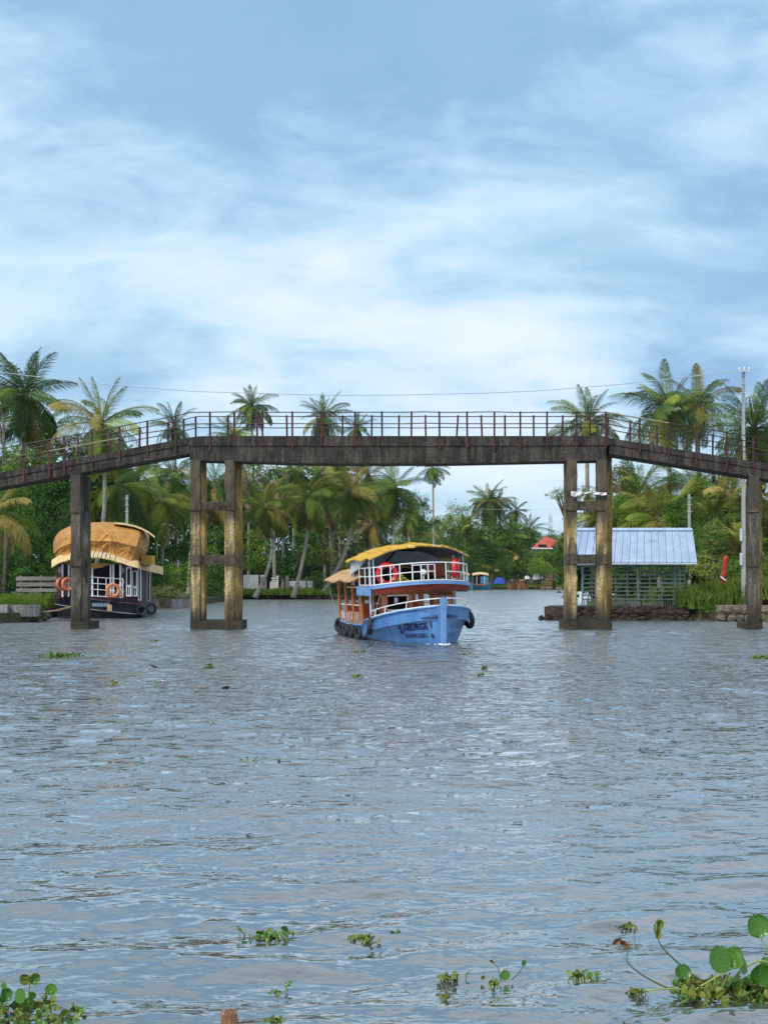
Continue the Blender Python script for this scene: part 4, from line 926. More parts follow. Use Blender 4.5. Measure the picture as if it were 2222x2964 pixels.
# lettering on the bows
def text_mesh(body, size, bold=.0):
    cu = bpy.data.curves.new('t', 'FONT'); cu.body = body; cu.size = size; cu.offset = bold; cu.resolution_u = 3
    o = bpy.data.objects.new('t', cu); C.objects.link(o); dg = bpy.context.evaluated_depsgraph_get(); dg.update()
    me = o.evaluated_get(dg).to_mesh(); vs = [v_.co.copy() for v_ in me.vertices]; fs = [tuple(p.vertices) for p in me.polygons]
    o.evaluated_get(dg).to_mesh_clear(); bpy.data.objects.remove(o); bpy.data.curves.remove(cu); return vs, fs
def hull_text(body, size, a_start, z0, side, m, bold=.006, slope=0.0, sx=1.0, name='lettering'):
    vs, fs = text_mesh(body, size, bold); out_ = []
    wmax = max(v_.x for v_ in vs)
    for v_ in vs:
        x = v_.x * sx; a = a_start - x if side > 0 else a_start + x
        z = z0 + v_.y + slope * (x if side > 0 else -x); out_.append((rake(a, z), side * (hull_s(max(a, .02), z) + .022), z))
    return MB().add(out_, fs).build(name, m, boat)
hull_text('S', .40, 1.62, .46, 1, M_INK, .016, 0, .85); hull_text('T', .20, 1.42, .51, 1, M_INK, .010)
hull_text('GEORGE', .34, 1.30, .57, 1, M_INK, .012, .05, .68)
hull_text('I', .36, .33, .66, 1, M_INK, .006, 0, .8)
hull_text('KIV/ALP/WB 0539/11', .25, 1.46, .27, 1, M_INK, .005, .03, .44)
hull_text('B', .24, .36, .28, 1, M_INK, .004, 0, .75)
hull_text('ST GEORGE', .30, .30, .60, -1, M_INKF, .008, 0, .8); hull_text('KIV/ALP', .24, .30, .28, -1, M_INKF, .006, 0, .8)
# foam at the bow
def foam():
    r = random.Random(4); b = MB()
    for k in range(70):
        a = -.35 + r.random() ** 2 * 1.4; s = r.choice((-1, 1)) * (.03 + .45 * max(0, a + .3) + r.gauss(0, .06)); rr = r.uniform(.015, .05)
        b.lathe([(.01, -.3 * rr), (rr, 0), (rr * .8, rr * .5), (.005, rr * .8)], (a, s, .02 + r.uniform(0, .05) * (a < .1)), 6)
    w_ = mat('white_foam', (.8, .82, .84), rough=.7)
    o = b.build('bow_foam', w_, None, label='white foam where the stem of the blue boat cuts the water', cat='foam', kind='stuff', loc=(2.18, 50.7, 0.0), rot=(0, 0, math.radians(104)))
foam()
# ---- tyres hung as fenders, life rings, ropes, lamp: things of their own
BM = Matrix.Translation((2.18, 50.7, 0)) @ Euler((math.radians(-2.2), math.radians(.4), math.radians(104))).to_matrix().to_4x4()
def tyre_mesh():
    b = MB(); n = 22; prof = [(.17, -.06), (.17, .06), (.22, .085), (.275, .085), (.305, .06), (.315, .0), (.305, -.06), (.275, -.085), (.22, -.085)]; m = len(prof); vs = []
    for i in range(n):
        a = 2 * PI * i / n
        for r_, z_ in prof: vs.append((r_ * math.cos(a), r_ * math.sin(a), z_))
    return b.add(vs, [(i * m + j, ((i + 1) % n) * m + j, ((i + 1) % n) * m + (j + 1) % m, i * m + (j + 1) % m) for i in range(n) for j in range(m)]).mesh('tyre_fender', M_TYRE, True)
TYM = tyre_mesh()
def tyre(a, side, z, label, tilt=0.0, yaw=0.0, k=1.0):
    s = hull_s(min(a, 11.5), z + .1) + .13
    M = BM @ Matrix.Translation((a, side * s, z)) @ Euler((PI / 2 + tilt, 0, yaw)).to_matrix().to_4x4() @ Matrix.Scale(k, 4)
    o = ob('tyre_fender', TYM, None, label, 'tyre', 'tyres hung along the blue boat'); o.matrix_world = M
    p0 = BM @ Vector((a, side * (s), z + .28 * k)); p1 = BM @ Vector((a, side * (ip(ST, GW, min(a, 11.5)) - .02), ip(ST, GZ, min(a, 11.5)) + .06))
    return o
tyre(11.3, 1, .42, 'black tyre at the stern corner, last of the row on the blue boat', .2)
tyre(10.75, 1, .55, 'tilted black tyre overlapping the sternmost one', .15, .3)
tyre(9.9, 1, .42, 'black tyre beneath the rearmost carved pillar', .1, .1)
tyre(8.7, 1, .38, 'black tyre beneath the second carved pillar from the stern', .12)
tyre(7.2, 1, .40, 'black tyre between thin and thick carved pillars', .05)
tyre(5.9, 1, .36, 'black tyre just behind the white awning post', .08, .1)
tyre(3.45, 1, .72, 'large black tyre hung where the bow rail of the boat ends', .15, -.35, 1.12)
tyre(2.45, -1, .82, 'large black tyre on the far bow side, right edge of the boat', -.1, .15, 1.12)
tyre(4.6, -1, .40, 'small black tyre low behind the one on the far bow side', 0, 0, .8)
def ring(a, s, z, yaw, label, k=1.0):
    o = thing('life_ring', label, 'life ring', rot=None); o.matrix_world = BM @ Matrix.Translation((a, s, z)) @ Euler((0, PI / 2, yaw)).to_matrix().to_4x4()
    MB().torus((0, 0, 0), .36 * k, .105 * k, None, 28, 10).build('ring_body', M_RING, o, True)
    for q in range(4): 
        aa = q * PI / 2 + .7; MB().torus((.36 * k * math.cos(aa), .36 * k * math.sin(aa), 0), .112 * k, .012, Matrix.Rotation(aa, 3, 'Z') @ Matrix.Rotation(PI / 2, 3, 'X'), 12, 4).build('ring_band', M_WHITE, o, True)
ring(2.78, 1.32, 2.70, .1, 'red life ring leaning inside the upper rail on the left side of the boat')
ring(2.75, -1.36, 2.78, 1.25, 'red life ring seen edge on at the right end of the upper rail')
ring(2.95, -1.52, 2.76, 1.35, 'second red life ring behind the edge on one at the right')
def rope(name, pts, label, r_=.012, par=None):
    MB().tube(pts, r_, 5).build(name, M_ROPE, None, label=label, cat='rope')
rope('rope', [BM @ Vector(p) for p in ((2.7, 1.5, 2.2), (2.95, 1.66, 1.75), (3.3, 1.70, 1.25), (3.42, 1.74, 1.02))], 'pale rope tying the large bow tyre to the upper deck')
rope('rope', [BM @ Vector(p) for p in ((2.4, -1.93, 2.2), (2.4, -1.92, 1.8), (2.45, -1.88, 1.1))], 'thin rope from upper deck to the tyre on the far bow side', .008)
rope('rope', [BM @ Vector(p) for p in ((11.2, 1.9, 2.45), (11.3, 1.7, 1.6), (11.3, 1.45, .7))], 'thin rope from the rear thatch to the stern tyres', .008)
g = thing('deck_lamp', 'round searchlight on a short stand behind the upper rail of the boat', 'lamp'); g.matrix_world = BM @ Matrix.Translation((2.25, .02, 2.38))
MB().lathe([(.09, 0), (.05, .03), (.03, .08), (.03, .24)], (0, 0, 0), 10).build('stand', M_STEEL, g, True)
MB().lathe([(.11, -.03), (.13, .0), (.12, .05), (.05, .12)], (0, 0, .34), 14, Matrix.Rotation(PI / 2, 3, 'Y')).build('lamp_head', M_STEEL, g, True)
MB().lathe([(.108, .0), (.10, .025), (.05, .04)], (-.03, 0, .34), 14, Matrix.Rotation(-PI / 2, 3, 'Y')).build('lamp_glass', M_LAMP, g, True)
def garland():
    r = random.Random(2); o = thing('garland', 'mound of yellow green blossoms on the upper deck beside the life ring', 'garland'); o.matrix_world = BM @ Matrix.Translation((2.9, .85, 2.33)); b = MB()
    for k in range(170):
        x, y = r.gauss(0, .10), r.gauss(0, .26); z = .30 * math.exp(-(y * y) / .1) * r.uniform(.2, 1.1) + .03; q = r.uniform(.025, .045)
        b.lathe([(.005, -q), (q, 0), (.005, q)], (x, y, z), 5)
    b.build('blossoms', M_GARL, o)
garland()

# ------------------------------------------------------------------ moored houseboat
M_TARP = mat('ochre_tarpaulin', (.36, .165, .032), (.47, .235, .055), 1.2, .6, .5, c3=(.27, .12, .03), s3=3, f3=(.5, .7), bscale=2.5)
M_ROOFC = mat('cream_thatch', (.55, .38, .18), (.70, .52, .28), 4, .9, .8, c3=(.35, .20, .08), s3=9)
M_HULLK = mat('black_hull', (.008, .010, .016), (.02, .024, .03), 1.5, .45)
M_MAR = mat('maroon_wall', (.045, .018, .022), (.08, .028, .030), 2, .6)
M_ORNG = mat('orange_ring', (.62, .16, .06), (.70, .26, .14), 4, .5)
M_GREYP = mat('grey_panel', (.25, .30, .34), (.32, .38, .42), 4, .6)
M_PLATE = mat('name_plate', (.22, .24, .27), rough=.6)
HO = at(275, 0, 84.0); HO.z = 0
hboat = thing('houseboat', 'moored black hulled houseboat with its upper deck wrapped in ochre tarpaulin', 'houseboat', HO)
def hp(px, py, d=0.0): return at(px, py, 84.0 + d) - HO
def hbox(name, x0, x1, y0, y1, d0, d1, m, par=hboat, **k):
    a = hp(x0, y0, d0); b = hp(x1, y1, d0); return MB().bx(a.x, b.x, d0, d1, b.z, a.z).build(name, m, par, **k)
# hull: plan outline at deck level and narrower at the water
def hull2():
    b = MB(); deck = [(158, 1718, 1.5), (172, 1722, .4), (220, 1730, -.1), (300, 1739, -.2), (380, 1747, .0), (420, 1751, .6), (446, 1750, 4.0), (452, 1742, 12.0)]
    wat = [(172, 1788, 1.8), (185, 1790, 1.0), (225, 1795, .7), (300, 1795, .6), (372, 1795, .7), (408, 1794, 1.1), (436, 1788, 4.2), (446, 1770, 12.0)]
    mid = [(160, 1748, 1.6), (175, 1752, .6), (222, 1758, .2), (300, 1768, .1), (376, 1776, .25), (415, 1778, .8), (443, 1770, 4.1), (450, 1756, 12.0)]
    P = []
    for L in (deck, mid, wat):
        r = []
        for (x, y, d) in L:
            q = hp(x, y, d)
            if L is wat: q.z = -.3
            r.append(q)
        r.append(Vector((-3, 14, r[0].z))); P.append(r)
    b.grid(P[::-1]); n = len(P[0]); b.add(P[0], [tuple(range(n))]); b.build('hull', M_HULLK, hboat)
    MB().tube([p + Vector((0, -.02, 0)) for p in P[0][:-1]], .05, 6).build('gunwale', M_MAR, hboat)
    MB().tube([p + Vector((0, -.03, 0)) for p in P[1][:-1]], .03, 5).build('rub_rail', M_PLATE, hboat)
hull2()
hbox('name_board', 268, 318, 1744, 1757, -.32, -.28, M_HULLD)
vs, fs = text_mesh('KIV/ALP/HB 0192', .27, .008)
q = hp(267, 1757, -.34); MB().add([(v_.x * .5 + q.x, -.345, v_.y * .8 + q.z + .05) for v_ in vs], fs).build('lettering', M_GREYP, hboat)
hbox('brown_plate', 311, 324, 1750, 1768, -.36, -.30, M_THB)
# walls
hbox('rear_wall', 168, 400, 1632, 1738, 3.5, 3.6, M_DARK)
hbox('left_wall_panel', 165, 181, 1634, 1732, .4, .5, M_MAR)
hbox('wall_panel', 350, 364, 1634, 1742, .3, .42, M_MAR)
hbox('base_panel', 181, 352, 1722, 1738, .35, .45, M_MAR)
a = hp(364, 1634, .5); b_ = hp(440, 1745, 9)
sw = MB(); SX = [(364, .35), (402, .9), (440, 9.0)]
for i in range(2):
    (x0, d0), (x1, d1) = SX[i], SX[i + 1]; A = hp(x0, 1636, d0); Bq = hp(x1, 1636, d1); bot = .9
    sw.add([(A.x, d0, A.z), (Bq.x, d1, Bq.z), (Bq.x, d1, bot), (A.x, d0, bot - .05)], [(0, 1, 2, 3)])
sw.build('side_wall', M_MAR, hboat)
def frame(x0, x1, y0, y1, d, px_w=3, mid=True, nm='door_frame'):
    b = MB(); P0 = hp(x0, y0, d); P1 = hp(x1, y1, d); t = px_w / 47.0
    b.bx(P0.x, P0.x + t, d - .05, d + .05, P1.z, P0.z); b.bx(P1.x - t, P1.x, d - .05, d + .05, P1.z, P0.z)
    b.bx(P0.x + t, P1.x - t, d - .04, d + .04, P0.z - t, P0.z); b.bx(P0.x + t, P1.x - t, d - .04, d + .04, P1.z, P1.z + t)
    if mid:
        zm = P1.z + (P0.z - P1.z) * .36; b.bx(P0.x + t, P1.x - t, d - .045, d + .045, zm - t, zm + t)
        xm = (P0.x + P1.x) / 2; b.bx(xm - t * .35, xm + t * .35, d - .03, d + .03, P1.z + t, zm - t)
    o = b.build(nm, M_WHITE, hboat)
    MB().bx(P0.x + t, P1.x - t, d - .01, d + .01, P1.z + t, P0.z - t).build('dark_pane', M_DARK, hboat)
    return o
frame(366, 381, 1642, 1726, .28, 3); frame(383, 398, 1652, 1726, .55, 3); frame(400, 409, 1642, 1738, .80, 2.5, False)
frame(426, 435, 1656, 1740, 4.6, 2.5, False)
for x, d in ((182, .1), (200, .1), (268, -.05), (321, .1), (329, .1), (349, .1)):
    A = hp(x, 1634, d); Bq = hp(x, 1728, d); MB().bx(A.x - .05, A.x + .05, d - .05, d + .05, Bq.z, A.z).build('white_post', M_WHITE, hboat)
for y in (1672, 1690, 1707, 1726):
    MB().tube([hp(258, y - 2, -.15), hp(356, y + 4, -.05)], .022, 5).build('deck_rail', M_WHITE, hboat)
for x in (258, 284, 308, 356): MB().tube([hp(x, 1664 if x == 258 else 1673, -.12), hp(x, 1728, -.12)], .026, 5).build('rail_post', M_WHITE, hboat)
for x, y in ((175, 1650), (354, 1650), (354, 1684), (354, 1712)):
    c = hp(x, y, .28); MB().add([c + Vector((-.17, 0, 0)), c + Vector((0, 0, -.26)), c + Vector((.17, 0, 0)), c + Vector((0, 0, .26))] + [c + Vector(q) + Vector((0, .05, 0)) for q in ((-.17, 0, 0), (0, 0, -.26), (.17, 0, 0), (0, 0, .26))], [(0, 1, 2, 3), (0, 4, 5, 1), (1, 5, 6, 2), (2, 6, 7, 3), (3, 7, 4, 0)]).build('diamond_panel', M_GREYP, hboat)
# lower roof: curved thatch eave in overlapping courses
def eave():
    kn = [(150, 1632), (165, 1622), (205, 1608), (255, 1602), (300, 1605), (345, 1617), (385, 1630), (420, 1640), (448, 1646), (472, 1653)]
    def ed(px): return np.interp(px, [k[0] for k in kn], [k[1] for k in kn])
    N = 18; xs = [150 + (472 - 150) * i / N for i in range(N + 1)]; r = random.Random(3)
    for i in range(N):
        P = []
        for j in range(3):
            x = xs[i] + (xs[i + 1] - xs[i]) * j / 2 * 1.04; row = []
            dd = -.9 if x < 400 else -.9 + (x - 400) / 72 * 8
            for k in range(4):
                t = k / 3; qq = hp(x, float(ed(x)) + 9 - 20 * t ** .8, dd + 1.0 * t); row.append(qq + Vector((0, 0, .02 * (i % 2))))
            P.append(row)
        MB().grid(P, (0, 0, -.06)).build('thatch_course', M_ROOFC, hboat)
    # flat deck behind it
    P = [[hp(x, float(ed(x)) - 10, .1), hp(x, float(ed(x)) - 6, 11)] for x in xs if x < 440]
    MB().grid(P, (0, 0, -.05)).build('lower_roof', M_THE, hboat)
    for x in (268, 281, 292, 303, 315, 330): MB().tube([hp(x, float(ed(x)) + 6, -1.0), hp(x + 3, float(ed(x)) - 8, -.3)], .03, 4).build('roof_tie', M_WHITE, hboat)
    # triangular flap of tarpaulin below the eave
    P = [[hp(185 + 135 * u_, 1626 + 5 * u_ + (14 if t else 0) * math.sin(PI * u_) ** .7 * (1.3 if u_ > .4 else .8), -.35 + .03 * math.sin(u_ * 20)) for t in (0, 1)] for u_ in [i / 14 for i in range(15)]]
    MB().grid(P, (0, .02, 0)).build('tarpaulin_flap', M_TARP, hboat)
eave()
def fld(u_, t):
    f = 0
    for (u0, t0, ang, ln, h, wd) in TF:
        dx, dy = (u_ - u0) * 2.2, t - t0; al = dx * math.cos(ang) + dy * math.sin(ang); ac = -dx * math.sin(ang) + dy * math.cos(ang)
        if 0 < al < ln: f += h * math.exp(-abs(ac) / (wd * .55 * (.4 + al))) * min(1, al * 6) * (1 - al / ln) ** .5
    return f
_rt = random.Random(12)
TF = [(_rt.choice((.18, .36, .42, .60, .78, .86)) + _rt.uniform(-.01, .01), _rt.choice((.62, .64, .36, .38)), _rt.uniform(-2.9, -.25), _rt.uniform(.3, .75), _rt.uniform(.06, .17), _rt.uniform(.04, .10)) for _ in range(46)]
def tarp():
    r = np.random.RandomState(9); U, V_ = 90, 50; P = []
    tx = [155, 160, 175, 205, 255, 300, 345, 390, 415, 432]; ty = [1572, 1556, 1538, 1524, 1515, 1513, 1516, 1524, 1533, 1552]
    bx_ = [162, 165, 178, 205, 255, 300, 345, 390, 402, 430]; by = [1612, 1618, 1618, 1612, 1607, 1612, 1621, 1630, 1634, 1620]
    for i in range(U + 1):
        u_ = i / U; xt = 155 + (432 - 155) * u_; xb = 163 + (404 - 163) * u_ if u_ < .92 else 163 + (404 - 163) * .92 + (u_ - .92) * 380
        yt = float(np.interp(xt, tx, ty)); yb = float(np.interp(xb, bx_, by)); row = []
        dend = 1.4 * max(0, (abs(u_ - .5) - .40) / .1) ** 2
        if u_ > .9: dend += (u_ - .9) * 14
        for j in range(V_ + 1):
            t = j / V_
            # straight folds radiating from the ridge knots and the tie line
            fold = fld(u_, t)
            if t < .62:
                k = t / .62; x = xb + (xt - xb) * k; y = yb + (yt + 24 - yb) * k; d = (-.32 + .22 * math.sin(PI * min(1, k / .62)) if k < .62 else -.32 + .42 * (k - .62) / .38) - .10 * math.exp(-abs(k - .62 + .03 * math.sin(u_ * 17)) / .03)
                row.append(hp(x, y, dend + d - fold * 1.1))
            else:
                k = (t - .62) / .38; a = k * PI / 2; d = .10 + (1 - math.cos(a)) * 3.2; q = hp(xt, yt + 24 * (1 - math.sin(a)), d + dend)
                row.append(Vector((q.x, d + dend, q.z + .05 * k)))
        P.append(row)
    MB().grid(P[::-1]).build('tarpaulin', M_TARP, hboat)
    rp = [(330, 1512), (360, 1515), (390, 1521), (412, 1529), (432, 1540), (449, 1553)]
    MB().grid([[hp(x, y, .6), hp(x, y - 1, 2.6)] for x, y in rp], (0, 0, -.10)).build('roof_rim', M_ROOFC, hboat)
    hbox('yellow_crate', 408, 440, 1608, 1634, 1.2, 2.4, M_THY)
tarp()
def hring(px, py, d, k, label, m=M_ORNG, rx=0.0):
    o = thing('life_ring', label, 'life ring', hp(px, py, d) + HO, rot=(PI / 2, 0, rx), group=None)
    MB().torus((0, 0, 0), .36 * k, .10 * k, None, 24, 8).build('ring_body', m, o, True)
    return o
hring(327, 1709, -.35, 1.0, 'faded orange life ring hanging on the houseboat deck rail', rx=.5)
hring(179, 1690, -.2, .92, 'orange life ring on the left corner of the houseboat', rx=.9)
hring(197, 1690, -.2, .95, 'orange life ring half hidden by the leftmost bridge pier', rx=.7)
for (px, py, d, lab) in ((410, 1765, .45, 'black tyre at the right end of the houseboat hull, left one'), (438, 1762, 2.0, 'black tyre at the stern corner of the houseboat hull')):
    ob('tyre_fender', TYM, None, lab, 'tyre', loc=hp(px, py, d) + HO, rot=(PI / 2, 0, .35), scale=1.15)
MB().tube([at(122, 1772, 77.5), at(165, 1767, 80), at(207, 1757, 83.4)], .06, 6).build('gangplank_pole', M_THB, None, label='long wooden pole reaching from the bank to the houseboat', cat='pole')

# ------------------------------------------------------------------ left bank furniture
kw = thing('concrete_block_wall', 'pale concrete block wall at the water edge of the left bank', 'wall', (-22.5, 76, 0))
for i in range(4):
    x0 = -25 + i * 1.45; MB().bbx(x0 + 22.5, x0 + 1.44 + 22.5, -1.0 + .45 * i, .1 + .45 * i, .32, 1.02 - .02 * i, .03).build('block', M_WALLC, kw)
def stones(root, spots, m, name='stone', seed=0):
    r = random.Random(seed); ms = []
    for k in range(5):
        b = MB(); vs = []; n, mm = 8, 5
        for i in range(1, mm):
            for j in range(n):
                th = PI * i / mm; ph = 2 * PI * j / n; q = 1 + r.uniform(-.22, .22); vs.append((math.sin(th) * math.cos(ph) * q, math.sin(th) * math.sin(ph) * q, math.cos(th) * q * .9))
        vs += [(0, 0, .9), (0, 0, -.9)]; t = len(vs) - 2
        fs = [(i * n + j, (i + 1) * n + j, (i + 1) * n + (j + 1) % n, i * n + (j + 1) % n) for i in range(mm - 2) for j in range(n)]
        fs += [(t, j, (j + 1) % n) for j in range(n)] + [(t + 1, (mm - 2) * n + (j + 1) % n, (mm - 2) * n + j) for j in range(n)]
        ms.append(b.add(vs, fs).mesh(name, m))
    for (x, y, z, sx, sy, sz) in spots:
        ob(name, r.choice(ms), root, loc=(x, y, z), rot=(r.uniform(-.3, .3), r.uniform(-.3, .3), r.uniform(0, 6)), scale=(sx, sy, sz))
r0 = random.Random(21)
rr = thing('rubble_bank', 'brown rubble at the foot of the concrete block wall', 'rubble', (-22.5, 75.5, 0))
stones(rr, [(-3.2 + .32 * (i // 3) + r0.uniform(-.1, .1), -1.1 + .045 * i + .25 * (i % 3) + r0.uniform(-.1, .1), .32 - .16 * ((i % 3) == 0) + r0.uniform(-.05, .08), r0.uniform(.16, .32), r0.uniform(.15, .3), r0.uniform(.12, .22)) for i in range(66)], M_ROCK)
M_WOODG = mat('grey_weathered_board', (.16, .14, .13), (.30, .27, .24), 2, .9, .4, stretch=(.3, 1, 4))
fe = thing('plank_fence', 'grey plank fence behind the grass on the left bank', 'fence', (at(105, 0, 92).x, 92, .5))
for y0, y1 in ((1669, 1680), (1686, 1697), (1703, 1713)):
    a = at(48, y0, 92); b_ = at(172, y1, 92.4); MB().bx(a.x - fe.location.x, b_.x - fe.location.x, -.03, .03, b_.z - .5, a.z - .5).build('plank', M_WOODG, fe)
for x in (60, 118, 160):
    a = at(x, 1666, 92); MB().bx(a.x - fe.location.x - .06, a.x - fe.location.x + .06, .03, .15, -.5, a.z - .5).build('post', M_WOODG, fe)
M_POLE = mat('pole_concrete', (.24, .25, .24), (.38, .39, .37), 2, .85, .3, stretch=(1, 1, .4), c3=(.25, .24, .22), s3=5)
def upole(px, y0, y1, Y, w_, label, arm=False):
    b = at(px, y1, Y); t = at(px, y0, Y); o = thing('utility_pole', label, 'utility pole', (b.x, Y, 0), group=None)
    z1 = t.z; MB().prism([(-w_, -w_ * .7, -.5), (w_, -w_ * .7, -.5), (w_, w_ * .7, -.5), (-w_, w_ * .7, -.5)], [(-w_ * .7, -w_ * .5, z1), (w_ * .7, -w_ * .5, z1), (w_ * .7, w_ * .5, z1), (-w_ * .7, w_ * .5, z1)]).build('shaft', M_POLE, o)
    for q in range(3): MB().tube([(-w_ * 1.4, -w_, z1 - .3 - q * .5), (w_ * 1.4, -w_, z1 - .3 - q * .5)], .02, 4).build('bolt', M_STEEL, o)
    return o, z1
upole(368, 1433, 1660, 108, .13, 'short concrete utility pole behind the houseboat roof')
upole(510, 1470, 1690, 126, .13, 'short concrete utility pole left of the left main pier')
upole(1993, 1430, 1700, 100, .12, 'slim grey pole behind the right end of the shed roof')
tp, tz = upole(2150, 1072, 1700, 80, .115, 'tall grey utility pole at the right carrying the long wire')
hk = tp.location
MB().bx(-.32, .32, -.22, -.13, tz - .12, tz - .02).build('cross_arm', M_STEEL, tp)
MB().tube([(.1, -.15, tz - .1), (.55, -.15, tz - 2.4)], .012, 4).build('stay_wire', M_STEEL, tp)
for x in (-.28, .0, .28): MB().lathe([(.05, 0), (.07, .05), (.04, .09), (.06, .14), (.02, .2)], (x, -.18, tz - .02), 8).build('insulator', M_CLOTHW, tp, True)
for z in (3.2, 4.6): MB().bx(-.24, -.1, -.2, -.06, z, z + .7).build('junction_box', M_STEEL, tp)
M_WIRE = mat('wire_steel', (.42, .47, .52), rough=.5)
wp = [(-260, 1046), (0, 1077), (150, 1096), (300, 1112), (560, 1133), (860, 1142), (1060, 1145), (1400, 1138), (1560, 1131), (1800, 1112), (2050, 1084), (2148, 1073)]
MB().tube([at(x, y, 80) for x, y in wp], .022, 5).build('overhead_wire', M_WIRE, None, label='thin overhead wire sagging across the whole river above the bridge', cat='wire')
MB().tube([at(x, y, 200) for x, y in ((1100, 1462), (1250, 1470), (1450, 1475), (1640, 1476), (1900, 1470))], .016, 5).build('overhead_wire', M_WIRE, None, label='faint lower wire crossing the sky gap beneath the deck', cat='wire')

# white compound wall on the middle bank
M_WW = mat('whitewash', (.55, .53, .49), (.78, .76, .73), 1.2, .9, .2, c3=(.30, .26, .20), s3=3, f3=(.6, .8))
M_WALLTOP = mat('dark_timber', (.05, .04, .035), (.10, .08, .06), 3, .9)
ww = thing('compound_wall', 'whitewashed compound wall between the two leaning palms and the left pier', 'wall', (at(740, 0, 158).x, 158, .4))
for nm, x0, x1, y0, y1, d, m in (('wall_panel', 704, 752, 1664, 1708, 0, M_WW), ('wall_panel', 754, 763, 1664, 1708, .3, M_WW), ('post', 748, 753, 1660, 1710, -.1, M_WALLTOP), ('post', 765, 772, 1662, 1706, -.1, M_WOODG), ('wall_panel', 781, 806, 1684, 1708, 0, M_WW), ('gate_frame', 800, 806, 1666, 1684, 0, M_WW), ('gate_slat', 785, 799, 1672, 1675, 0, M_WW), ('gate_slat', 785, 799, 1679, 1682, 0, M_WW)):
    a = at(x0, y0, 158 + d); b_ = at(x1, y1, 158 + d); MB().bx(a.x - ww.location.x, b_.x - ww.location.x, d, d + .15, b_.z - .4, a.z - .4).build(nm, m, ww)
w2 = thing('compound_wall', 'low pinkish white wall with dark posts right of the gap', 'wall', (at(870, 0, 158.5).x, 158.5, .4))
for nm, x0, x1, y0, y1, d, m in (('wall_panel', 836, 862, 1682, 1713, 0, M_WW), ('wall_panel', 864, 884, 1680, 1713, 0, M_WW), ('wall_panel', 889, 905, 1681, 1713, 0, M_WW), ('post', 826, 836, 1667, 1714, -.15, M_WOODG), ('post', 884, 888, 1670, 1714, -.15, M_WOODG), ('post', 906, 911, 1672, 1713, -.15, M_WALLTOP), ('post', 858, 862, 1676, 1714, -.15, M_WALLTOP), ('coping', 838, 905, 1676, 1680, -.05, M_WALLTOP)):
    a = at(x0, y0, 158.5 + d); b_ = at(x1, y1, 158.5 + d); MB().bx(a.x - w2.location.x, b_.x - w2.location.x, d, d + .15, b_.z - .4, a.z - .4).build(nm, m, w2)
bw = thing('bank_wall', 'low concrete retaining wall along the water right of the houseboat', 'wall', (at(500, 0, 112).x, 112, 0))
for i in range(7):
    a = at(446 + 17 * i, 1734, 113); b_ = at(446 + 17 * i + 16.5, 1757, 113); MB().bx(a.x - bw.location.x, b_.x - bw.location.x, .6 + .03 * (i % 2), 1.1, -.2, a.z).build('block', M_WALLC if i > 2 else M_ROCK, bw)
mb_ = thing('bank_stones', 'dark stones along the waterline of the middle bank', 'stones', (at(840, 0, 152).x, 152, 0))
stones(mb_, [(-6 + .62 * i + r0.uniform(-.15, .15), (4.5 - .16 * i if i > 3 else 5) + r0.uniform(-.2, .2) - 1.2, .15, r0.uniform(.3, .5), r0.uniform(.3, .5), r0.uniform(.25, .5)) for i in range(30)], M_LATER, seed=4)
for px, h, lab in ((1453 - 400, 0, ''),): pass

# ------------------------------------------------------------------ lattice shed on its stone platform
SY = 82.0
plat = thing('stone_platform', 'dark laterite stone platform under the lattice shed', 'platform', (at(1790, 0, SY).x, SY, 0)); po = plat.location
sp_ = []
for rw in range(4):
    x = 1604 + 9 * rw
    while x < 1986:
        w_ = r0.uniform(8, 30); a = at(x + w_ / 2, 0, 79.9); sp_.append((a.x - po.x, -1.85 + r0.uniform(-.16, .12) + .10 * rw, .02 + .20 * rw + r0.uniform(-.06, .06), w_ * .0135, .34, r0.uniform(.14, .24))); x += w_ * .85
stones(plat, sp_, M_LATER, seed=2)
a = at(1612, 0, 80); b_ = at(1988, 0, 80)
MB().bx(a.x - po.x, b_.x - po.x, -1.75, 4.5, -.5, .66).build('platform_core', M_LATER, plat)
MB().bx(a.x - po.x + .2, b_.x - po.x, -1.62, 4.4, .66, .72).build('platform_slab', M_LATER, plat)
pr = thing('bank_rocks', 'rounded dark rocks at the left tip of the shed platform', 'rocks', tuple(at(1608, 0, 80.5))[:2] + (0,))
stones(pr, [(-.15, .1, .3, .5, .5, .42), (.25, -.3, .2, .45, .4, .36), (-.45, .2, .05, .25, .25, .25), (.1, .7, .35, .5, .5, .4), (-.85, .1, .08, .16, .2, .22)], M_LATER, seed=6)
M_LATT = mat('grey_green_lattice', (.050, .075, .055), (.11, .14, .115), 2, .7)
M_LATB = mat('blue_grey_post', (.13, .21, .25), (.19, .27, .31), 3, .5)
M_SHEET = mat('white_blue_roof_sheet', (.27, .35, .47), (.35, .43, .55), .8, .5, .1, c3=(.22, .27, .34), s3=2.2, spec=.5, rnd=.05)
shed = thing('lattice_shed', 'lattice walled boat shed with pale blue corrugated roof behind the right main pier', 'shed', (at(1830, 0, SY).x, SY, .72)); so_ = Vector(shed.location)
def sh(px, py, d=0.0): return at(px, py, SY - 1.2 + d) - so_
def sbar(name, x0, x1, y0, y1, d, th, m, **k):
    A = sh(x0, y0, d); Bq = sh(x1, y1, d); return MB().bx(A.x, Bq.x, d - 1.2, d - 1.2 + th, Bq.z, A.z).build(name, m, shed, **k)
for j, y in enumerate((1640, 1652, 1664, 1676, 1688, 1700, 1711, 1723, 1735)):
    sbar('slat', 1684, 1983, y - 2.0, y + 1.6, -.02, .04, M_LATT)
    sbar('slat', 1700, 1975, y - 1.2, y + 1.2, 4.0, .04, M_LATT)
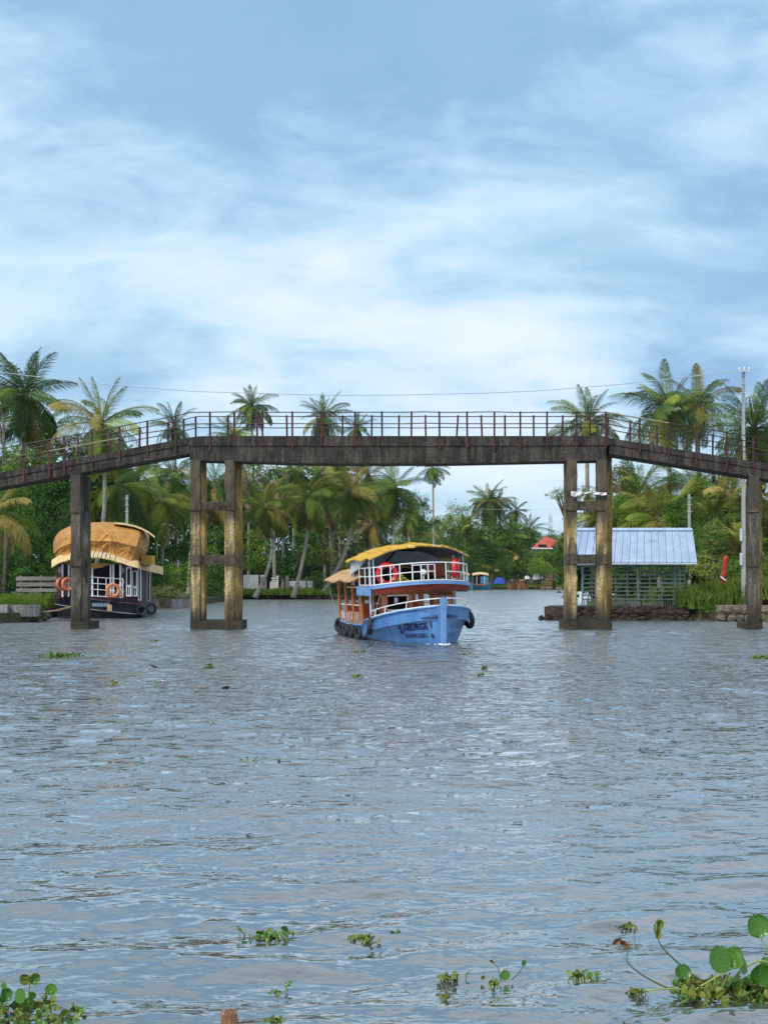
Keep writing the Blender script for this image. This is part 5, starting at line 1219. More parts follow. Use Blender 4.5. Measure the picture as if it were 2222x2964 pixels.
for x in (1712, 1746, 1780, 1814, 1848, 1880, 1914, 1947, 1980): sbar('upright', x - 2.2, x + 2.2, 1630, 1757, .03, .08, M_LATT)
for x in (1720, 1765, 1810, 1855, 1900, 1945): sbar('upright', x - 1.5, x + 1.5, 1634, 1750, 3.95, .06, M_LATT)
for x in (1685, 1952, 1966): sbar('corner_post', x - 2.5, x + 2.5, 1630, 1758, .1, .12, M_LATB)
for i in range(44): x = 1690 + i * 6.7; sbar('picket', x, x + 2, 1736, 1757, .05, .03, M_LATT)
sbar('white_jamb', 1676, 1682, 1712, 1745, .1, .1, M_WHITE); sbar('header_beam', 1682, 1986, 1628, 1634, .05, .12, M_LATT)
sbar('crate', 1815, 1842, 1742, 1757, 1.4, .6, M_WHITE)
for x in range(1700, 1990, 56): MB().tube([sh(x, 1745, 2.5), sh(x + 12, 1640, 2.5)], .04, 5).build('inner_prop', M_LATT, shed)
# corrugated roof: 18 sheets from ridge to eave
EL_, ER_ = (1643, 2015), (1664, 2001)
NSH = 17
def rpt(u_, t, d0=-.55, d1=2.6):
    x = (EL_[0] + (EL_[1] - EL_[0]) * u_) * (1 - t) + (ER_[0] + (ER_[1] - ER_[0]) * u_) * t; y = 1629 + (1531 - 1629) * t
    q = sh(x, y, d0 + (d1 - d0) * t); return q
for k in range(NSH):
    P = []
    nn = 9
    for i in range(nn):
        u_ = (k + i / (nn - 1) * 1.02) / NSH; up = .07 if i in (0, nn - 1) else (.02 if i in (3, 5) else 0)
        P.append([rpt(u_, t / 4) + Vector((0, -.5 * up, up + (k % 2) * .004)) for t in range(5)])
    MB().grid(P, (0, .01, -.012)).build('roof_sheet', M_SHEET, shed)
MB().grid([[rpt(i / 10, 1.02) + Vector((0, .25, -.12)), rpt(i / 10, 1.0) + Vector((0, .05, .07)), rpt(i / 10, .93) + Vector((0, -.06, .06))] for i in range(11)], (0, 0, -.01)).build('ridge_cap', M_SHEET, shed)
MB().grid([[rpt(i / 6, 1.0), rpt(i / 6, 1.0) + Vector((.0, 2.9, -2.2))] for i in range(7)], (0, 0, -.02)).build('rear_roof', M_SHEET, shed)
MB().tube([rpt(0, -.01) + Vector((0, -.06, -.05)), rpt(1, -.01) + Vector((0, -.06, -.05))], .05, 6).build('gutter', M_STEEL, shed)
for u_ in (.08, .38, .68, .98): MB().tube([rpt(u_, .01) + Vector((0, .1, -.1)), rpt(u_, .98) + Vector((0, 0, -.1))], .04, 5).build('rafter', M_LATT, shed)
# retaining wall, right
rw_ = thing('retaining_wall', 'rough grey stone retaining wall beside the last pier on the right', 'wall', (22, 77.5, 0))
spx = []
for rw in range(2):
    x = -2.9
    while x < 5: w_ = r0.uniform(.35, .6); spx.append((x, .9 - .28 * (x + 2.9) * .6 + .1 * rw, .18 + .42 * rw, w_ * .6, .3, .28)); x += w_
stones(rw_, spx, M_ROCK, seed=3)
MB().prism([(-3, 1.1, -.4), (5.2, -.6, -.4), (5.2, .6, -.4), (-3, 2, -.4)], [(-3, 1.1, .86), (5.2, -.6, .86), (5.2, .6, .9), (-3, 2, .9)]).build('wall_core', M_ROCK, rw_)
# red wrapped shape
M_REDC = mat('red_cloth', (.30, .022, .016), (.36, .075, .025), 3, .7, .3, c3=(.25, .02, .015), s3=6)
rd = thing('red_wrapped_post', 'tall red wrapped shape standing in the grass left of the utility pole', 'marker', tuple(at(2094, 1690, 84)))
b = MB(); vs = []
prof = [(.10, 0), (.20, .3), (.24, .7), (.19, 1.0), (.20, 1.2), (.25, 1.5), (.24, 1.75), (.16, 1.95), (.05, 2.02)]
n = 12
for i, (r_, z_) in enumerate(prof):
    for j in range(n): aj = 2 * PI * j / n; k = 1 + .10 * math.cos(3 * aj + i); vs.append((r_ * .78 * k * math.cos(aj) + .10 * z_ - .08, r_ * .6 * k * math.sin(aj), z_ * .86))
b.add(vs, [(i * n + j, i * n + (j + 1) % n, (i + 1) * n + (j + 1) % n, (i + 1) * n + j) for i in range(len(prof) - 1) for j in range(n)]).build('wrapping', M_REDC, rd, True)
MB().tube([(-.25, -.1, .45), (.05, -.18, .2)], .05, 6).build('pale_tie', M_CLOTHW, rd)

# ------------------------------------------------------------------ far bank
FYB = 268.0
M_TURQ = mat('turquoise_hull', (.035, .15, .24), (.06, .20, .30), 1, .5)
M_BLUET = mat('blue_tarpaulin', (.015, .045, .28), (.02, .06, .34), 1.5, .5, .4)
M_BRW = mat('brown_boat_wood', (.10, .05, .025), (.28, .13, .05), 1.2, .8, .3, c3=(.35, .18, .06), s3=3)
M_TILE = mat('red_roof_tile', (.42, .075, .045), (.55, .13, .09), 1.2, .8, .3, rnd=.12)
def shikara(px0, px1, yb, Y, label, hullm, lean=0):
    cx = (px0 + px1) / 2; o = at(cx, yb, Y); t = thing('covered_boat', label, 'boat', (o.x, Y, 0)); k = Y / F; L = (px1 - px0) * k / 2
    b = MB(); P = []
    for i in range(11):
        u_ = -1 + .2 * i; w_ = 1.2 * (1 - abs(u_) ** 3); zt = .9 + .5 * u_ * u_
        P.append([(u_ * L, -w_, zt), (u_ * L * .95, -w_ * .7, .3), (u_ * L * .9, 0, -.2), (u_ * L * .95, w_ * .7, .3), (u_ * L, w_, zt)])
    b.grid(P).build('hull', hullm, t, True)
    MB().tube([p[0] for p in P], .07, 5).build('gunwale', M_SEAT, t)
    P = [[(-L * .75 + 1.5 * L * i / 10, s * 1.5, 2.75 + .35 * (1 - s * s) + .25 * math.sin(PI * i / 10)) for s in (-1, -.5, 0, .5, 1)] for i in range(11)]
    MB().grid(P, (0, 0, -.08)).build('canopy', M_ROOFC, t)
    for i in range(5):
        for s in (-1, 1): MB().tube([(-L * .7 + 1.4 * L * i / 4, s * 1.15, .9), (-L * .7 + 1.4 * L * i / 4, s * 1.25, 2.85)], .05, 5).build('canopy_post', M_WHITE if i % 2 else M_TURQ, t)
    MB().bx(0, L * .72, -1.2, -1.12, 1.2, 2.5).build('side_curtain', M_TURQ, t)
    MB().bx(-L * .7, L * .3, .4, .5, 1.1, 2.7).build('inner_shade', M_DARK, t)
    return t
shikara(1358, 1420, 1700, 262, 'far turquoise covered boat with cream canopy moored right of the blue boat', M_TURQ)
shikara(1318, 1362, 1702, 258, 'far covered boat mostly hidden by the stern side of the blue boat', M_TURQ)
def barge(px0, px1, Y, label, h=1.3, z=.9):
    o = at((px0 + px1) / 2, 1700, Y); t = thing('wooden_boat', label, 'boat', (o.x, Y, 0)); L = (px1 - px0) * Y / F / 2; P = []
    for i in range(9):
        u_ = -1 + .25 * i; w_ = 1.1 * (1 - abs(u_) ** 4 * .9); zt = z + h * .5 * abs(u_) ** 3
        P.append([(u_ * L, -w_, zt), (u_ * L * .95, -w_ * .7, .2), (u_ * L * .9, 0, -.3), (u_ * L * .95, w_ * .7, .2), (u_ * L, w_, zt)])
    MB().grid(P, (0, 0, -.06)).build('hull', M_BRW, t)
    MB().bx(-L * .5, L * .2, -.7, .7, z * .6, z + h * .6).build('cabin', M_BRW, t)
    P = [[(-L * .6 + L * i / 6, s * .9, z + h * .6 + .3 * (1 - s * s)) for s in (-1, -.4, .4, 1)] for i in range(7)]
    MB().grid(P, (0, 0, -.06)).build('shelter', M_BRW, t)
    MB().tube([(L * .7, 0, z * .5), (L * .95, .2, z + 2.1)], .06, 5).build('boat_pole', M_LATT, t)
    return t
barge(1468, 1500, 266, 'left one of two brown wooden boats moored on the far bank')
barge(1494, 1528, 264, 'right one of two brown wooden boats moored on the far bank')
barge(1396, 1426, 267, 'small brown boat right of the far turquoise boat', .8, .6)
ob('tyre_fender', TYM, None, 'pale tyre on the left of the two brown wooden boats', 'tyre', loc=at(1481, 1683, 263.5), rot=(PI / 2, 0, 0), scale=2.0)
def mound(px0, px1, y0, y1, Y, m, name, label, cat, seed=1):
    r = random.Random(seed); P = []; k = Y / F
    for i in range(15):
        a = PI * i / 14; row = []
        for j in range(7):
            b_ = PI * j / 6; x = (px0 + px1) / 2 - (px1 - px0) / 2 * math.cos(a); h = (y1 - y0) * math.sin(a) ** .7 * math.sin(b_) ** .7
            q = at(x, y1 - h, Y - 1.5 * math.cos(b_)); q.z = at(x, y1, Y).z + h * k * (1 + r.uniform(-.08, .08)); row.append(q)
        P.append(row)
    MB().grid(P).build(name, m, None, label=label, cat=cat)
mound(1427, 1462, 1671, 1690, 268, M_BLUET, 'blue_tarpaulin', 'bright blue tarpaulin mound under the far palm trunks', 'tarpaulin')
mound(1541, 1562, 1660, 1677, 268, M_CLOTHW, 'white_sheet', 'blotchy white sheet draped on bushes of the far bank', 'sheet', 3)
mound(1518, 1532, 1666, 1676, 269, M_CLOTHW, 'white_sheet', 'small grey white sheet left of the larger blotchy one', 'sheet', 4)
MB().add([at(1576, 1677, 270), at(1601, 1677, 270), at(1606, 1640, 272), at(1590, 1632, 272), at(1576, 1677, 270.6), at(1601, 1677, 270.6), at(1606, 1640, 272.6), at(1590, 1632, 272.6)], [(0, 1, 2, 3), (7, 6, 5, 4), (0, 4, 5, 1), (1, 5, 6, 2), (2, 6, 7, 3), (3, 7, 4, 0)]).build('sloping_slab', M_THB, None, label='sandy sloping slab rising left of the right main pier', cat='ramp')
jt = thing('jetty', 'low jetty of stones and timber at the right end of the far bank', 'jetty', tuple(at(1612, 0, 262))[:2] + (0,))
for i in range(4): MB().bx(-3.2 + .3 * i, 4.5, -1 + .5 * i, -.6 + .5 * i, .5 + .42 * i, .72 + .42 * i).build('timber', M_BRW, jt)
stones(jt, [(-3 + .6 * i, -1.4 + r0.uniform(-.2, .2), .2, .4, .4, .35) for i in range(13)], M_ROCK, seed=8)
def person(px, py, Y, label):
    b0 = at(px, py, Y); t = thing('person', label, 'person', tuple(b0))
    me = bpy.data.meshes.new('body'); J = [(0, 0, .92), (0, 0, 1.2), (0, 0, 1.42), (0, 0, 1.52), (0, -.02, 1.66), (-.10, 0, .90), (-.12, -.05, .5), (-.12, .02, .06), (.10, 0, .90), (.13, .05, .5), (.14, .08, .06), (-.2, 0, 1.38), (-.27, -.03, 1.1), (-.25, -.18, .88), (.2, 0, 1.38), (.27, 0, 1.1), (.28, -.1, .85), (-.12, -.14, .03), (.14, -.08, .03)]
    E = [(0, 1), (1, 2), (2, 3), (3, 4), (0, 5), (5, 6), (6, 7), (0, 8), (8, 9), (9, 10), (2, 11), (11, 12), (12, 13), (2, 14), (14, 15), (15, 16), (7, 17), (10, 18)]
    RD = [.15, .14, .15, .06, .11, .1, .07, .045, .1, .07, .045, .065, .045, .035, .065, .045, .035, .035, .035]
    me.from_pydata(J, E, []); me.update(); o = ob('body', me, t); me.materials.append(MATS['dark_clothing'])
    m = o.modifiers.new('skin', 'SKIN'); 
    for v_, r_ in zip(me.skin_vertices[0].data, RD): v_.radius = (r_, r_ * .85)
    me.skin_vertices[0].data[0].use_root = True
    s = o.modifiers.new('sub', 'SUBSURF'); s.levels = 1; s.render_levels = 1
    MB().lathe([(.02, -.12), (.09, -.06), (.105, .03), (.08, .10), (.02, .13)], (0, 0, 1.69), 8).build('hair', M_DARK, t, True)
mat('dark_clothing', (.03, .04, .09), (.06, .06, .10), 3, .8)
me_ = None
def _skin_ok(): pass
try:
    person(1604, 1692, 264, 'person in dark clothes standing on the far bank below the red roof')
except Exception as e: print('person', e)
tree(1572, 1632, 266, 46, 40, 'mid', 'leafy tree hiding the posts of the red roofed pavilion')
# red roofed pavilion
pv = thing('pavilion', 'open pavilion with red tiled hipped roof above the far trees', 'pavilion', (at(1587, 0, 269).x, 269, .5)); pvo = Vector(pv.location)
def pp(px, py, d=0.0): return at(px, py, 269 + d) - pvo
ap0, ap1 = pp(1577, 1553, 3.5), pp(1598, 1560, 3.8); e0, e1, e2, e3 = pp(1539, 1586, -.5), pp(1634, 1587, 0), pp(1646, 1584, 7), pp(1556, 1584, 7.5)
def tiles(A, B_, T0, T1, rows, cols, root, nm='tile'):
    nrm = (B_ - A).cross(T0 - A).normalized()
    if nrm.z < 0: nrm = -nrm
    for i in range(rows):
        for j in range(cols):
            def q(u_, t): return A.lerp(B_, u_).lerp(T0.lerp(T1, u_), t)
            u0, u1, t0, t1 = (j + .03) / cols, (j + .97) / cols, i / rows, min(1, (i + 1.12) / rows)
            MB().grid([[q(u0, t0) + nrm * .10, q(u0, t1) + nrm * .03], [q(u1, t0) + nrm * .10, q(u1, t1) + nrm * .03]], -nrm * .05).build(nm, M_TILE, root)
tiles(e0, e1, ap0, ap1, 6, 10, pv); tiles(e1, e2, ap1, ap1 + Vector((.01, .01, 0)), 5, 4, pv)
MB().add([e0, e1, e2, e3, ap0, ap1], [(0, 1, 5, 4), (1, 2, 5), (2, 3, 4, 5), (3, 0, 4)]).build('roof_deck', M_TILE, pv)
MB().tube([e0 - Vector((0, 0, .1)), e1 - Vector((0, 0, .1))], .12, 4).build('fascia', M_WHITE, pv)
for x in (1543, 1556, 1575, 1600, 1614): A = pp(x, 1587, .5); MB().bx(A.x - .12, A.x + .12, .5, .75, -.2, A.z).build('post', M_WALLTOP, pv)
MB().bx(pp(1543, 0, .4).x, pp(1614, 0, .4).x, .4, 6.5, pp(0, 1612, 0).z, pp(0, 1608, 0).z).build('upper_floor', M_WALLTOP, pv)
MB().bx(pp(1556, 0, 1).x, pp(1572, 0, 1).x, 1, 1.2, pp(0, 1608, 0).z, pp(0, 1590, 0).z).build('white_screen', M_WHITE, pv)
# broken dormer opening in the roof
MB().bx(pp(1557, 0, 0).x, pp(1580, 0, 0).x, -.35, .6, pp(0, 1584, 0).z, pp(0, 1576, 0).z).build('dormer', M_DARK, pv)
# lattice mast far away
tw = thing('telecom_tower', 'distant pale lattice tower above the red roof', 'tower', (at(1592, 0, 1500).x, 1500, 0)); zt = at(0, 1490, 1500).z
M_TWR = mat('hazed_galvanised_lattice', (.50, .53, .57), rough=.6)  # galvanised grey, paled so the colour itself carries the haze fade
for sx in (-1, 1):
    for sy in (-1, 1): MB().tube([(sx * 2.6, sy * 2.6, 0), (sx * 1.3, sy * 1.3, zt)], .22, 4).build('leg', M_TWR, tw)
b = MB()
for i in range(14):
    z0, z1 = zt * i / 14, zt * (i + 1) / 14; w0, w1 = 2.6 - 1.3 * i / 14, 2.6 - 1.3 * (i + 1) / 14
    for sy in (-1, 1): b.tube([(-w0, sy * w0, z0), (w1, sy * w1, z1)], .14, 3); b.tube([(w0, sy * w0, z0), (-w1, sy * w1, z1)], .14, 3)
b.build('bracing', M_TWR, tw, kind='stuff')
for z in (.80, .93): MB().bx(-1.9, 1.9, -1.9, 1.9, zt * z, zt * z + 1.6).build('antenna', M_TWR, tw)
MB().tube([(0, 0, zt), (0, 0, zt + 4)], .2, 4).build('spike', M_TWR, tw)

# ------------------------------------------------------------------ water hyacinth
M_HYA = leafmat('hyacinth_leaf', (.050, .14, .018), (.11, .24, .035), scale=9, rough=.3, spec=.4, trans=.3, rnd=.2)
M_HYO = leafmat('hyacinth_leaf_old', (.12, .16, .03), (.20, .22, .05), scale=14, rough=.45, trans=.2, rnd=.3)
M_HYB = mat('withered_leaf', (.13, .06, .03), (.24, .13, .07), 20, .7)
M_PET = mat('hyacinth_stalk', (.17, .24, .05), (.26, .30, .09), 12, .4, spec=.5)
M_PETD = mat('old_stalk', (.07, .08, .03), (.13, .12, .05), 12, .5)
def blade(seed, cup=.25, w_=1.0, wave=.0):
    # round hyacinth blade, base at the origin, growing along +Z, facing -Y; unit height
    r = random.Random(seed); P = []
    for i in range(9):
        t = i / 8; row = []; hw = w_ * .5 * (math.sin(PI * min(1, (t * .93 + .06))) ** .55) * (1 if t < .6 else 1)
        if i == 0: hw = .03
        for j in range(9):
            s = -1 + j / 4; x = hw * s; y = -cup * (s * s) * .35 * hw * 2 + .16 * cup * math.sin(t * 3) + wave * .05 * math.sin(5 * s + 7 * t) + .10 * cup * t * t
            z = t - .05 * (1 - abs(s)) * (t > .9) + .04 * s * s * t
            row.append((x, y, z))
        P.append(row)
    return MB().grid(P)
BLD = [blade(k, .2 + .35 * (k % 3), .95 + .12 * (k % 2), k % 3).mesh('leaf', M_HYA, True) for k in range(5)]
BLO = [blade(k + 9, .6, .9, 2).mesh('leaf', M_HYO, True) for k in range(3)]
BLB = [blade(30, 1.8, .5, 3).mesh('leaf', M_HYB, True)]
HG = 'water hyacinth clumps floating on the river'
def lf(par, me, loc, size, yaw, pitch, roll=0):
    o = ob('leaf', me, par, loc=loc, scale=size); o.rotation_euler = Euler((pitch, roll, yaw), 'XYZ'); return o
def clump(px, py, wpx, label, n=8, leaf=.09, tall=.5, old=.3, seed=None):
    Y = wY(py); o = onw(px, py); t = thing('water_hyacinth', label, 'water plant', o, group=HG); r = random.Random(seed or int(px + py)); W = wpx / 2 * Y / F; b = MB(); 
    n = int(n * 1.8)
    for i in range(n):
        x = r.gauss(0, .48); y = r.uniform(-1, 1) * .6; p0 = Vector((x * W, y * W * 1.1, 0)); a = r.uniform(0, 6.28); h = leaf * r.uniform(.0, .7) * tall * 1.2
        p1 = p0 + Vector((math.cos(a) * h * .6, math.sin(a) * h * .6, h)); sz = leaf * r.uniform(.6, 1.15)
        me = r.choice(BLO) if r.random() < old else r.choice(BLD)
        ob('leaf', me, t, loc=p1, rot=(r.choice((1, -1)) * r.uniform(.75, 1.45), r.uniform(-.7, .7), r.uniform(-1.8, 1.8)), scale=sz * .85)
        b.tube([p0 + Vector((0, 0, -.02)), p0.lerp(p1, .5) + Vector((0, 0, .01)), p1], [leaf * .07, leaf * .11, leaf * .04], 6)
    b.build('stalks', M_PET, t, True, kind='stuff')
    # low mat of floating leaflets
    b = MB(); mr = max(n, 6)
    for i in range(mr * 2):
        x, y = r.gauss(0, .5), r.gauss(0, .4); q = Vector((x * W, y * W, .004)); s = leaf * r.uniform(.12, .3); a = r.uniform(0, 6)
        b.add([q + Vector((math.cos(a + k * 1.047) * s, math.sin(a + k * 1.047) * s, .012 * r.random())) for k in range(6)], [(0, 1, 2, 3, 4, 5)])
    b.build('floating_leaves', M_HYO, t, kind='stuff')
    return t
clump(178, 1903, 108, 'largest floating hyacinth mat, left of the piers in mid river', 46, .13, 1.0, .25)
clump(605, 1932, 36, 'small hyacinth clump in mid river below the left main pier', 10, .12, .8)
clump(455, 1857, 26, 'tiny green clump between the two left piers', 7, .12, .6)
clump(285, 1874, 30, 'faint olive clump just above the largest mat', 7, .10, .5, .9)
clump(1034, 1960, 34, 'brownish clump in mid river below the blue boat', 8, .10, .7, .7)
clump(1402, 1936, 22, 'upper one of two small clumps right of mid river', 6, .11, .8)
clump(1388, 1956, 16, 'lower one of two small clumps right of mid river', 5, .10, .7, .6)
clump(332, 1984, 14, 'tiny withered clump alone in the left mid river', 5, .12, .9, 1.0)
clump(2200, 1908, 50, 'green clump touching the right edge of the picture', 16, .13, .8)
clump(718, 2206, 44, 'small green clump alone in the wide water at the centre', 7, .07, .9, .2)
clump(806, 2208, 8, 'single tiny leaf right of the centre clump', 2, .05, .8, 1.0)
clump(1040, 1888, 40, 'flat weed patch close under the bow of the blue boat', 8, .12, .4, .6)
clump(1350, 1898, 30, 'pale green weed beside the bow wave of the boat', 8, .12, .5, .5)
clump(778, 2716, 118, 'bright green hyacinth clump left of bottom centre', 15, .062, .9, .15)
clump(1055, 2728, 70, 'two lobed olive clump near bottom centre', 10, .055, .7, .6)
clump(1146, 2706, 30, 'small tufted clump right of the two lobed one', 6, .045, .8, .7)
clump(1808, 2682, 58, 'flat olive weed raft above the large right clump', 16, .035, .4, .9)
clump(1690, 2832, 76, 'row of small round leaves left of the large right clump', 8, .055, .8, .5)
clump(1296, 2832, 62, 'flat grey green weed tuft right of bottom centre', 10, .04, .5, 1.0)
clump(1420, 2854, 24, 'small curled olive leaf below the stalked pair', 4, .05, .7, .6)
clump(1290, 2892, 26, 'tiny brown green clump at the lower centre', 5, .035, .6, 1.0)
clump(832, 2858, 15, 'single round bud floating near the lower left centre', 2, .05, .9, .4)
clump(800, 2876, 32, 'thin weed strand just below the round bud', 6, .03, .4, .8)
clump(792, 2958, 60, 'weed tuft cut by the bottom edge near the brown stump', 12, .035, .5, .6)
clump(1845, 2872, 45, 'dark floating weed at the left foot of the large right clump', 10, .04, .4, 1.0)
# plants drawn leaf by leaf
def stalk(par, pts, Y, r0_, r1_, m, name='stalk'):
    o = Vector(par.location); P = []
    for i, (x, y) in enumerate(pts): P.append(at(x, y, Y[i] if isinstance(Y, list) else Y) - o)
    # smooth the polyline
    Q = [P[0]]
    for i in range(len(P) - 1):
        for k in (1, 2, 3): 
            t = k / 3; a = P[max(i - 1, 0)]; b = P[i]; c = P[i + 1]; d = P[min(i + 2, len(P) - 1)]
            Q.append(.5 * ((2 * b) + (c - a) * t + (2 * a - 5 * b + 4 * c - d) * t * t + (3 * b - a - 3 * c + d) * t ** 3))
    n = len(Q); MB().tube(Q, [r0_ + (r1_ - r0_) * i / (n - 1) for i in range(n)], 8).build(name, m, par, True)
def big(par, me, px, py, Y, hpx, yaw, pitch, roll):
    o = Vector(par.location); k = Y / F; return lf(par, me, at(px, py, Y) - o, hpx * k, yaw, pitch, roll)
YR = 8.5
rc = thing('water_hyacinth', 'largest hyacinth clump in the bottom right corner with tall leaves on stalks', 'water plant', (1.95, YR, 0), group=HG)
stalk(rc, [(2215, 2850), (2235, 2780), (2212, 2735), (2198, 2712)], YR, .007, .0035, M_PET); big(rc, BLD[1], 2196, 2716, YR, 68, .15, -.15, -.05)
stalk(rc, [(2050, 2858), (1978, 2802), (1918, 2745), (1902, 2715)], YR + .1, .007, .003, M_PETD)
big(rc, blade(44, 2.6, .45, 3).mesh('leaf', M_HYO, True), 1900, 2716, YR + .1, 54, .3, 0, .35)
stalk(rc, [(1935, 2862), (1870, 2830), (1818, 2790), (1814, 2765), (1819, 2742)], YR, .006, .003, M_PETD)
for (x, y, h, rl) in ((1820, 2742, 34, -.95), (1796, 2716, 30, -2.2)): big(rc, BLB[0], x, y, YR, h, .2, 0, rl)
for i, (x, y, h, yaw, pt, rl, k) in enumerate([(2082, 2818, 78, .3, -.25, .15, 0), (2120, 2805, 66, -.7, -.1, .1, 2), (2150, 2822, 60, .9, -.3, .3, 3), (1978, 2836, 44, .0, -.2, -.1, 1), (2190, 2850, 70, -.2, .3, .4, 4), (2215, 2830, 58, .5, -.2, .2, 0), (2100, 2870, 48, .2, .6, .9, 2), (2060, 2880, 42, .5, .9, -.6, 3), (2170, 2890, 60, -.5, .5, -.2, 1), (2215, 2895, 64, .3, .3, .2, 4), (2000, 2868, 34, .8, .7, .7, 0), (2025, 2850, 32, -.8, .4, -.5, 2), (2140, 2860, 46, 1.2, .6, .3, 1)]):
    big(rc, BLD[k], x, y, YR - .25 + .04 * i, h, yaw, pt, rl)
for pts, r_ in (([(2005, 2868), (2065, 2832), (2130, 2795)], .007), ([(2095, 2870), (2140, 2812), (2190, 2782), (2235, 2790)], .010), ([(1870, 2868), (1930, 2862), (1985, 2864)], .006), ([(2085, 2872), (2100, 2835), (2112, 2815)], .011), ([(2120, 2884), (2170, 2872), (2215, 2876)], .008), ([(2128, 2850), (2150, 2880)], .009), ([(2066, 2868), (2070, 2800), (2076, 2768)], .005)):
    stalk(rc, pts, YR - .1, r_, r_ * .6, M_PET)
rr2 = random.Random(77)
for i in range(170):
    x = 1950 + 300 * rr2.random() ** .8; y = 2836 + 62 * rr2.random(); Y = wY(y + 14); me = rr2.choice(BLO + BLD[:3] + BLO)
    big(rc, me, x, y + 8, Y, rr2.uniform(11, 40), rr2.uniform(-3, 3), rr2.uniform(-.3, 1.2), rr2.uniform(-1.2, 1.2))
for i in range(40):
    x = 1955 + 290 * rr2.random(); y = 2850 + 40 * rr2.random(); a = rr2.uniform(-40, 40); stalk(rc, [(x, y), (x + a * .6, y - 6), (x + a, y - rr2.uniform(-8, 18))], wY(y + 8), .004, .003, rr2.choice((M_PET, M_PETD, M_HYB)))
YL = 8.25
lc = thing('water_hyacinth', 'hyacinth clump in the bottom left corner with a curled leaf on top', 'water plant', (-2.15, YL, 0), group=HG)
stalk(lc, [(82, 2915), (84, 2870), (87, 2842)], YL, .009, .004, M_PET)
big(lc, BLO[1], 86, 2846, YL, 34, .2, 0, -.8); big(lc, BLD[2], 88, 2846, YL, 34, .2, 0, .8)
stalk(lc, [(125, 2925), (148, 2890), (150, 2868)], YL, .007, .004, M_PET); big(lc, BLD[1], 149, 2882, YL, 34, 0, -.1, 0)
for i, (x, y, h, yaw, pt, rl, k) in enumerate([(62, 2905, 52, -.4, -.2, -.3, 0), (15, 2900, 48, .5, -.1, .2, 2), (40, 2925, 50, .8, .3, .6, 3), (100, 2920, 44, -.6, .2, -.5, 1), (14, 2868, 30, -.5, 0, 0, 4), (70, 2950, 40, 0, .8, 0, 2), (145, 2955, 36, .5, .6, .2, 3), (5, 2950, 46, .5, .4, -.2, 0), (132, 2895, 26, .9, .4, -.6, 4)]):
    big(lc, BLD[k], x, y, YL - .2 + .04 * i, h * .82, yaw, pt, rl)
for i in range(130):
    x = -40 + 290 * rr2.random() ** 1.2; y = 2880 + 90 * rr2.random(); 
    if x > 170 and y < 2915: y += 30
    Y = wY(y + 14); big(lc, rr2.choice(BLO + BLO + BLD), x, y + 8, Y, rr2.uniform(12, 28), rr2.uniform(-3, 3), rr2.uniform(.2, 1.5), rr2.uniform(-.9, .9))
for i in range(22):
    x = -30 + 230 * rr2.random(); y = 2900 + 60 * rr2.random(); a = rr2.uniform(-45, 45); stalk(lc, [(x, y), (x + a * .6, y - 6), (x + a, y - rr2.uniform(-8, 14))], wY(y + 8), .0045, .003, rr2.choice((M_PET, M_PETD, M_HYB)))
sc2 = thing('water_hyacinth', 'sparse hyacinth with one round leaf and two thin stalks at the lower right centre', 'water plant', (onw(1470, 2835).x, wY(2835), 0), group=HG); Y2 = wY(2835)
stalk(sc2, [(1448, 2840), (1440, 2800), (1425, 2788)], Y2, .003, .002, M_PETD); big(sc2, BLB[0], 1430, 2788, Y2, 16, 0, 0, -1.0)
stalk(sc2, [(1480, 2836), (1502, 2815), (1514, 2795)], Y2, .004, .0025, M_PETD); big(sc2, BLD[0], 1514, 2796, Y2, 17, .4, 0, .2)
big(sc2, BLD[3], 1460, 2838, Y2, 30, .3, -.1, .1); big(sc2, BLO[0], 1396, 2836, Y2, 14, .2, .3, .1); big(sc2, BLO[1], 1425, 2842, Y2, 16, .2, .8, .1)
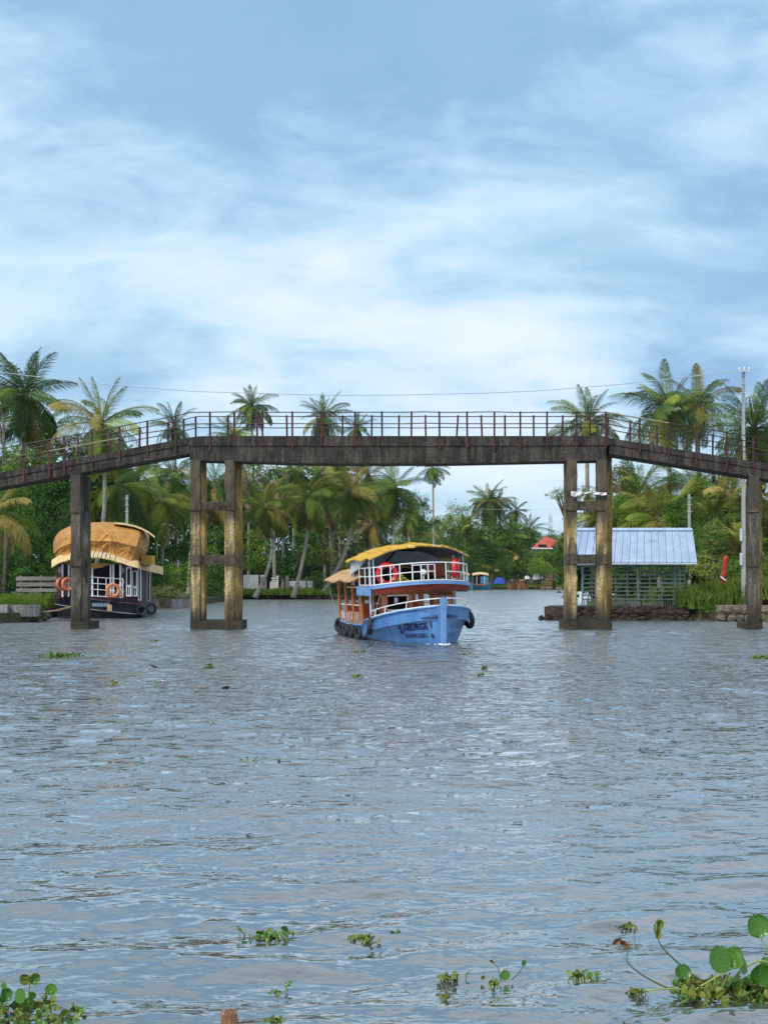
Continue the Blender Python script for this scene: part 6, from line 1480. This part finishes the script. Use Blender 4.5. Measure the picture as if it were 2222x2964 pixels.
# debris and the brown stump at the lower edge
M_STMP = mat('wet_brown_stump', (.20, .09, .035), (.38, .22, .10), 16, .6, .8, c3=(.62, .50, .38), s3=22, f3=(.6, .7))
c = onw(664, 2975); b = MB(); P = []
for i in range(5):
    row = []
    for j in range(14):
        a = 2 * PI * j / 14; k = 1 + .06 * math.sin(5 * a + i) + (.04 * math.sin(9 * a) if i == 4 else 0); row.append((.054 * k * math.cos(a) * (1 - .04 * i), .05 * k * math.sin(a), -.05 + .035 * i + (.008 * math.sin(7 * a + 1) if i == 4 else 0)))
    P.append(row)
vs = [p for r_ in P for p in r_]; fs = [(i * 14 + j, i * 14 + (j + 1) % 14, (i + 1) * 14 + (j + 1) % 14, (i + 1) * 14 + j) for i in range(4) for j in range(14)] + [tuple(56 + j for j in range(14))]
b.add(vs, fs).build('floating_stump', M_STMP, None, label='brown cut stump floating at the bottom edge', cat='driftwood', loc=c)
def chip(px, py, s, label):
    q = onw(px, py); r = random.Random(int(px)); b = MB(); b.lathe([(.1, -.3), (1.0, -.1), (.8, .35), (.3, .6)], (0, 0, 0), 8)
    b.build('driftwood', M_DARK, None, label=label, cat='driftwood', loc=q, rot=(.2, .3, px), scale=(s * 2.2, s, s * .8))
chip(650, 1991, .065, 'small black lump floating below the left main pier'); chip(446, 1929, .06, 'tiny dark speck floating left of mid river'); chip(1802, 2832, .012, 'dark wet chip left of the large right clump'); chip(2060 - 600, 2405, .012, 'dark speck in the open water right of centre')
chip(720, 2415, .014, 'dark speck in the open water left of centre'); chip(1620, 1716, .35, 'dark drifting log seen left of the right main pier')

# ------------------------------------------------------------------ thin air haze
hm = bpy.data.materials.new('thin_haze'); hm.use_nodes = True; hn = hm.node_tree; hn.nodes.clear()
ho = hn.nodes.new('ShaderNodeOutputMaterial'); hv = hn.nodes.new('ShaderNodeVolumePrincipled')
hv.inputs['Color'].default_value = (.80, .89, 1.0, 1); hv.inputs['Density'].default_value = .00006; hv.inputs['Anisotropy'].default_value = .1
hn.links.new(hv.outputs[0], ho.inputs['Volume'])
MB().bx(-8800, 8800, -60, 3600, -2.0, 90).build('haze', hm, kind='stuff', label='thin pale haze over the river and far bank')
